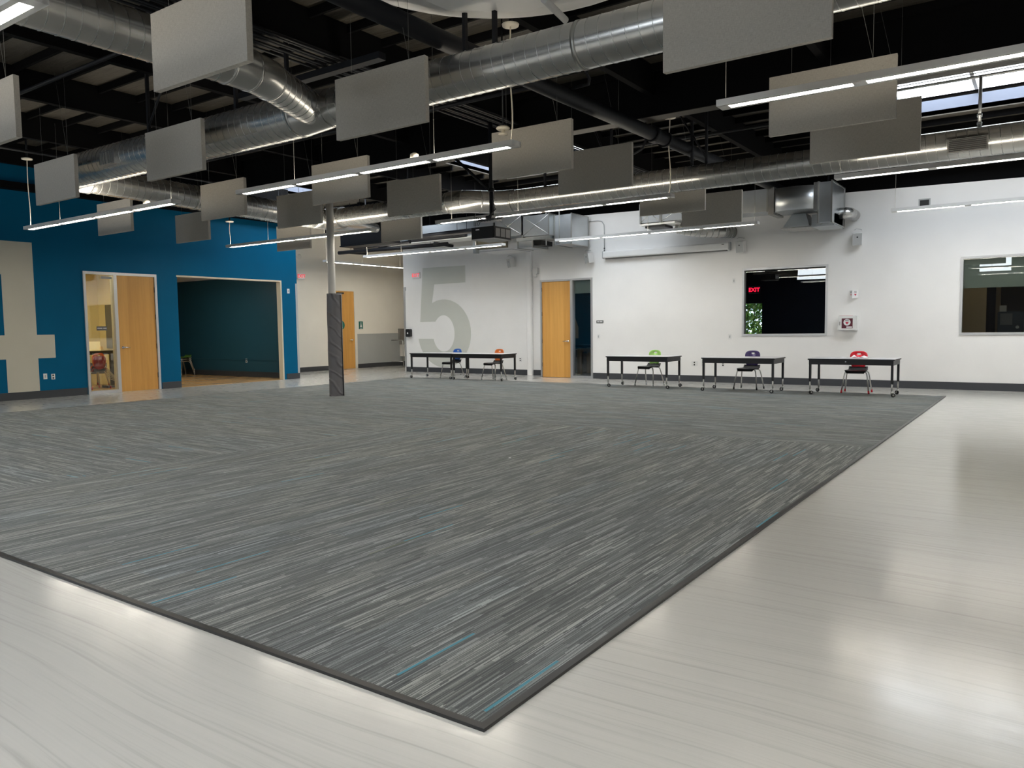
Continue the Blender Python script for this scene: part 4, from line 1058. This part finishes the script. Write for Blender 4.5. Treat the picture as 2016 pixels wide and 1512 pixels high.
tag(MB().lathe((HX, 17.0, 3.82), [(.08, 0), (.08, .03), (.03, .05)], 18, 'x').build('smoke_detector', 'beige_paint'), 'round pale detector high on the hall wall', 'detector')

# ------------------------------------------------------------------ chairs
def oval(a, w0, w1, z0, z1, p=2.6):
    """closed outline point of a rounded trapezoid at parameter angle a"""
    c, s = math.cos(a), math.sin(a)
    z = (z0+z1)/2+(z1-z0)/2*math.copysign(abs(s)**(2/p), s)
    u = (z-z0)/(z1-z0); w = w0+(w1-w0)*u
    return w*math.copysign(abs(c)**(2/p), c), z
def make_back(y0=0, n=40):
    mb = MB(); rings = []
    for j, s in enumerate((0, .33, .66, 1)):
        rg = []
        for k in range(n):
            a = 2*PI*k/n
            ox, oz = oval(a, .128, .182, .455, .815, 3.0)
            hx, hz = oval(a, .022, .048, .735, .772, 2.2)
            x = hx+(ox-hx)*s; z = hz+(oz-hz)*s
            rg.append((x, y0+.55*(z-.455)*.25-1.1*x*x+.03*math.sin((z-.455)*7), z))
        rings.append(rg)
    th = .012; vs = []
    for rg in rings: vs += rg
    for rg in rings: vs += [(x, y+th, z) for x, y, z in rg]
    fs = []; R_ = len(rings)
    for j in range(R_-1):
        for k in range(n):
            a, b_ = j*n+k, j*n+(k+1) % n; c, d = (j+1)*n+(k+1) % n, (j+1)*n+k
            fs.append((a, b_, c, d)); o = R_*n; fs.append((d+o, c+o, b_+o, a+o))
    o = R_*n
    for k in range(n):
        fs.append((k+o, (k+1) % n+o, (k+1) % n, k)); q = (R_-1)*n
        fs.append((q+k, q+(k+1) % n, q+(k+1) % n+o, q+k+o))
    mb.add(vs, fs, True); return mb
def make_seat():
    mb = MB(); nx, ny = 12, 12; vs = []
    for s in (0, 1):
        for j in range(ny+1):
            for i in range(nx+1):
                u, v = i/nx*2-1, j/ny
                w = .205-.03*v-.05*max(0, (.18-v)/.18)**2
                x = u*w; y = -.42+.44*v
                z = .452-.018*math.cos(u*PI/2)*math.sin(v*PI)-.05*max(0, (.15-v)/.15)**2+.06*max(0, (v-.88)/.12)**2-(.012 if s else 0)
                vs.append((x, y, z))
    m_ = (nx+1)*(ny+1); fs = []
    for j in range(ny):
        for i in range(nx):
            a = j*(nx+1)+i; fs.append((a, a+1, a+nx+2, a+nx+1)); fs.append((a+m_+nx+1, a+m_+nx+2, a+m_+1, a+m_))
    for i in range(nx): fs.append((i+1, i, i+m_, i+1+m_)); a = ny*(nx+1)+i; fs.append((a, a+1, a+1+m_, a+m_))
    for j in range(ny): a = j*(nx+1); fs.append((a, a+nx+1, a+nx+1+m_, a+m_)); a += nx; fs.append((a+nx+1, a, a+m_, a+nx+1+m_))
    mb.add(vs, fs, True); return mb
def make_chair(label, shell, glide, loc, rz=0, seat='seat_shade_and_frame', group=None, back=True):
    r = thing('school_chair' if back else 'stacking_stool', label, 'chair' if back else 'stool', loc, rz, group)
    if back: make_back(.0).build('backrest', shell, r, local=True)
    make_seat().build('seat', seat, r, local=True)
    fr = MB(); fr.box(-.16, .16, -.34, -.31, .415, .435); fr.box(-.16, .16, -.08, -.05, .415, .435); fr.box(-.02, .02, -.34, -.05, .42, .44)
    
    if back: fr.box(-.15, .15, .0, .02, .43, .50)
    fr.build('seat_frame', 'seat_shade_and_frame', r, local=True)
    for sx in (-1, 1):
        for yt, yb in ((-.325, -.40), (-.065, .05)):
            l_ = MB(); l_.tube([(sx*.10, yt, .425), (sx*.165, yt, .422), (sx*.195, yt+(yb-yt)*.12, .395), (sx*.21, yt+(yb-yt)*.3, .32), (sx*.245, yb, .035)], .0125, 10)
            lg = l_.build('leg', 'satin_chrome', r, local=True)
            g = MB(); g.tube([(sx*.243, yb-.0, .06), (sx*.2475, yb, .001)], .017, 10); g.build('glide', glide, lg, local=True)
    return r
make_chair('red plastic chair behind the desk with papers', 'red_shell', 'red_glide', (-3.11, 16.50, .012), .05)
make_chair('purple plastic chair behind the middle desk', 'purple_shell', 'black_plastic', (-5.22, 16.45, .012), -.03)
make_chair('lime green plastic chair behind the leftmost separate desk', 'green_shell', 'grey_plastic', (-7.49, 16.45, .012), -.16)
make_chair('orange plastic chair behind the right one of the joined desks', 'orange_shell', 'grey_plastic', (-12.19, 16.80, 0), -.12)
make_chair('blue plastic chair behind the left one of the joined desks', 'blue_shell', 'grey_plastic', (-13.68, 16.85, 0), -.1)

# ------------------------------------------------------------------ rolling desks
def make_desk(label, w, dpt, loc, rz, wheels, key=False):
    """local origin at the front left corner on the floor, +X along the front, +Y to the back"""
    r = thing('rolling_desk', label, 'desk', loc, rz, 'black framed rolling desks')
    H_ = .700
    t_ = MB(); t_.rbox(-.02, w+.02, -.02, dpt+.02, H_-.004, H_, .015, 3, 2); t_.build('tabletop', 'table_top', r, local=True)
    t_ = MB(); t_.rbox(-.022, w+.022, -.022, dpt+.022, H_-.028, H_-.0045, .017, 3, 2); t_.build('tabletop_edge', 'table_frame', r, local=True)
    a = MB(); a.box(0, w, 0, .02, .585, H_-.028); a.box(0, w, dpt-.02, dpt, .585, H_-.028); a.box(0, .02, .02, dpt-.02, .585, H_-.028); a.box(w-.02, w, .02, dpt-.02, .585, H_-.028)
    a.build('apron', 'table_frame', r, local=True)
    if key: MB().lathe((w*.45, -.001, .645), [(.014, 0), (.014, -.006)], 12, 'y').build('drawer_lock', 'chrome', r, local=True)
    for i, (x, y) in enumerate(((.022, .022), (w-.022, .022), (.022, dpt-.022), (w-.022, dpt-.022))):
        l_ = MB(); l_.use('table_frame'); l_.box(x-.02, x+.02, y-.02, y+.02, .25, .60); l_.use('satin_chrome'); l_.tube([(x, y, .08), (x, y, .26)], .014, 10)
        lg = l_.build('leg', None, r, local=True)
        a_ = wheels[i]; dx, dy = math.cos(a_)*.022, math.sin(a_)*.022; ax = Vector((-math.sin(a_), math.cos(a_), 0))
        c = MB(); p = Vector((x+dx, y+dy, .038))
        c.use('black_plastic'); c.tube([p-ax*.014, p+ax*.014], .037, 18)
        c.use('satin_chrome')
        for s in (-1, 1): c.tube([p+ax*.018*s, p+ax*.020*s], .016, 12)
        c.tube([Vector((x, y, .085)), Vector((x, y, .075)), p+Vector((0, 0, .02))+ax*.018], .007, 6); c.tube([Vector((x, y, .078)), p+Vector((0, 0, .02))-ax*.018], .007, 6)
        c.tube([(x, y, .07), (x, y, .09)], .02, 10)
        c.build('caster', None, lg, local=True)
    return r
zc = .012
make_desk('rolling desk with papers on it, rightmost of the row', 1.49, .74, (-3.82, 15.53, zc), .0, (1.0, .5, 2.8, 2.6), True)
make_desk('empty rolling desk in front of the purple chair', 1.47, .74, (-5.93, 15.42, zc), .0, (3.5, 3.2, 3.4, 3.3))
make_desk('empty rolling desk in front of the lime green chair', 1.47, .74, (-8.24, 15.55, zc), .0, (.3, .2, 1.4, .1))
make_desk('left one of the two joined rolling desks, before the blue chair', 1.44, .74, (-14.66, 16.02, zc), .03, (3.2, 3.3, 3.1, 3.2))
make_desk('right one of the two joined rolling desks, before the orange chair', 1.60, .66, (-13.10, 15.98, zc), .0, (2.9, 1.6, 3.2, 1.5))
# papers on the right desk
random.seed(3)
for i, (x, y, a, lab, lift) in enumerate([(-3.47, 15.95, .2, 'white paper lying flat at the left on the rightmost desk', 0), (-3.28, 15.88, -.2, 'white crumpled sheet beside the left paper on the rightmost desk', .02), (-3.09, 15.98, .3, 'tallest folded white sheet on the rightmost desk', .05), (-2.90, 15.9, -.2, 'curled white sheet right before the red chair on the desk', .04)]):
    mb = MB(); n = 8; vs = []
    for j in range(n+1):
        for k in range(n+1):
            u, v = j/n-.5, k/n-.5; xx, yy = u*.165, v*.22
            zz = .714+lift*(math.cos(u*2.6*PI)*.5+.5)*(.6+.4*math.cos(v*4))+.001+.003*i
            vs.append((x+xx*math.cos(a)-yy*math.sin(a), y+xx*math.sin(a)+yy*math.cos(a), zz))
    fs = [(j*(n+1)+k, j*(n+1)+k+1, (j+1)*(n+1)+k+1, (j+1)*(n+1)+k) for j in range(n) for k in range(n)]
    mb.add(vs, fs, True); tag(mb.build('paper_sheet', 'paper'), lab, 'paper', 'papers on the rightmost desk')

# ------------------------------------------------------------------ beyond the openings
# stacked chairs in the recess
for k in range(3):
    make_chair(['lowest', 'middle', 'topmost'][k]+' backless seat of the small stack in the teal recess, behind the blue wall edge', 'tan_room_paint', 'grey_plastic', (-22.70, 14.30, .006+.065*k), 0, 'tan_room_paint' if k < 2 else 'leaf', 'stacked seats in the recess', False)
# music room
make_chair('dark red chair behind the left sidelight glass, its back to the viewer', 'maroon_shell', 'red_glide', (-19.20, 9.70, .006), -1.45, 'maroon_shell')
make_chair('orange chair stacked on the dark red one, only its top edge showing', 'orange_shell', 'red_glide', (-19.27, 9.70, .075), -1.45, 'orange_shell')
t_ = thing('music_bench', 'dark bench carrying sheet music behind the red chair', 'bench', (-20, 9.9, 0))
MB().box(-20.2, -19.72, 9.1, 10.55, .84, .93).build('bench_top', 'black_plastic', t_)
MB().box(-20.15, -19.75, 9.15, 9.2, 0.006, .84).build('bench_leg', 'black_plastic', t_); MB().box(-20.15, -19.75, 10.45, 10.5, .006, .84).build('bench_leg', 'black_plastic', t_)
MB().box(-20.1, -19.8, 9.5, 10.2, .35, .62).build('bench_crate', 'sign_grey', t_)
for k, (yy, lab) in enumerate(((9.70, 'open sheet music on the dark bench, left of the two'), (9.92, 'open sheet music on the dark bench, right of the two'))):
    mb = MB(); q = [(-19.76, yy-.09, .935), (-19.76, yy+.13, .935), (-19.92, yy+.20, 1.17), (-19.92, yy-.02, 1.17)]
    mb.add(q+[(x_-.004, y_q, z_) for x_, y_q, z_ in q], [(0,1,2,3), (7,6,5,4), (0,4,5,1), (1,5,6,2), (2,6,7,3), (3,7,4,0)]); tag(mb.build('sheet_music', 'music_paper'), lab, 'sheet music')
tag(MB().box(-20.47, -20.17, 10.57, 10.619, .98, 2.12).build('wall_screen', 'sign_grey'), 'tall narrow dark screen on the yellow music room wall', 'screen')
t_ = thing('chair_stack_cart', 'chrome wire cart with folded chairs behind the red chair', 'cart', (-19.5, 10.15, 0))
for k in range(6): MB().tube([(-19.60+.03*k, 9.98, .62-.07*k), (-19.55+.03*k, 10.24, .30-.03*k)], .010, 6).build('chair_leg', 'satin_chrome', t_)
MB().box(-19.66, -19.35, 9.98, 10.30, .006, .06).build('cart_base', 'black_plastic', t_)
t_ = thing('music_room_light', 'ceiling light panel inside the music room', 'light fixture', (-19.3, 8.2, 2.96))
MB().box(-19.6, -19.0, 7.3, 9.6, 2.975, 2.998).build('panel_frame', 'aluminium', t_)
mat('room_lens', (1, .9, .7), .4, emit=(1, .80, .42), es=9)
MB().box(-19.55, -19.05, 7.35, 9.55, 2.965, 2.974).build('diffuser', 'room_lens', t_)
t_ = thing('recess_light', 'ceiling light inside the teal recess', 'light fixture', (-20, 12.5, 2.96))
mat('recess_lens', (1, .9, .7), .4, emit=(1, .93, .80), es=8)
MB().box(-20.8, -19.2, 11.8, 12.3, 2.97, 2.998).build('diffuser', 'recess_lens', t_)
t_ = thing('office_light', 'ceiling light inside the office behind the right window', 'light fixture', (-1, 19.6, 3.15))
mat('office_lens', (1, .9, .7), .4, emit=(1, .86, .62), es=1.2)
MB().box(-1.6, .6, 19.0, 19.4, 3.17, 3.198).build('diffuser', 'office_lens', t_)
# office furniture
t_ = thing('printer_cabinet', 'black machine cabinet inside the office behind the right window', 'cabinet', (-.7, 20.8, 0))
MB().box(-.98, -.48, 20.6, 21.1, 0, 1.60).build('cabinet_body', 'black_plastic', t_)
MB().box(-.93, -.70, 20.585, 20.6, 1.3, 1.56).build('screen_panel', 'sign_grey', t_)
MB().lathe((-.6, 20.59, 1.25), [(.035, 0), (.035, -.01)], 14, 'y').build('dial', 'grey_plastic', t_)
tag(MB().box(-.95, -.82, 20.66, 20.78, 1.60, 1.74).build('small_white_box', 'grey_plastic'), 'small pale box standing on the black machine cabinet', 'box')
MB().box(-1.1, -1.0, 22.1, 22.19, 0, 3.2).build('trim_office_post', 'tan_room_paint', kind='structure')
# workbench in the dark room
t_ = thing('wooden_workbench', 'wooden workbench inside the dark room, seen through the sidelight', 'table', (-10.9, 19.6, 0))
MB().box(-11.5, -10.0, 19.6, 20.3, .80, .85).build('bench_top', 'black_plastic', t_)
MB().box(-11.35, -10.1, 19.62, 19.66, .66, .76).build('bench_rail', 'wood_stand', t_)
for x, y in ((-11.3, 19.65), (-10.2, 19.65), (-11.3, 20.2), (-10.2, 20.2)): MB().box(x-.05, x+.05, y-.05, y+.05, 0, .76).build('leg', 'wood_stand', t_)
# foliage outside
random.seed(11)
t_ = thing('leafy_bush', 'sunlit green bush outside, seen through the dark room window', 'bush', (-7.4, 23.9, 0))
mb = MB(); mb.use('leaf'); mb.use('leaf_light')
for k in range(3600):
    a = random.uniform(0, 2*PI); rr = random.random()**.5
    x = -7.5+1.1*rr*math.cos(a); y = 23.9+.7*rr*math.sin(a); z = random.uniform(.2, 2.9)
    s = random.uniform(.05, .085); d1_ = Vector((random.gauss(0, 1), random.gauss(0, 1), random.gauss(0, 1))).normalized(); d2_ = d1_.orthogonal().normalized()
    p = Vector((x, y, z)); mb.use('leaf' if random.random() < .6 else 'leaf_light')
    mb.add([p-d1_*s, p+d2_*s*.6, p+d1_*s, p-d2_*s*.6], [(0, 1, 2, 3)])
mb.build('foliage', None, t_)
for k in range(5): MB().tube([(-7.5+.12*k-.2, 23.9, -.0), (-7.7+.2*k, 23.8+.1*(k % 2), 2.4)], .02, 6).build('stem', 'bark', t_)
sun_d = bpy.data.lights.new('sun', 'SUN'); sun_d.energy = 7; sun_d.angle = .01; sun = bpy.data.objects.new('sun', sun_d); COL.objects.link(sun)
sun.rotation_euler = (math.radians(-38), math.radians(12), 0)
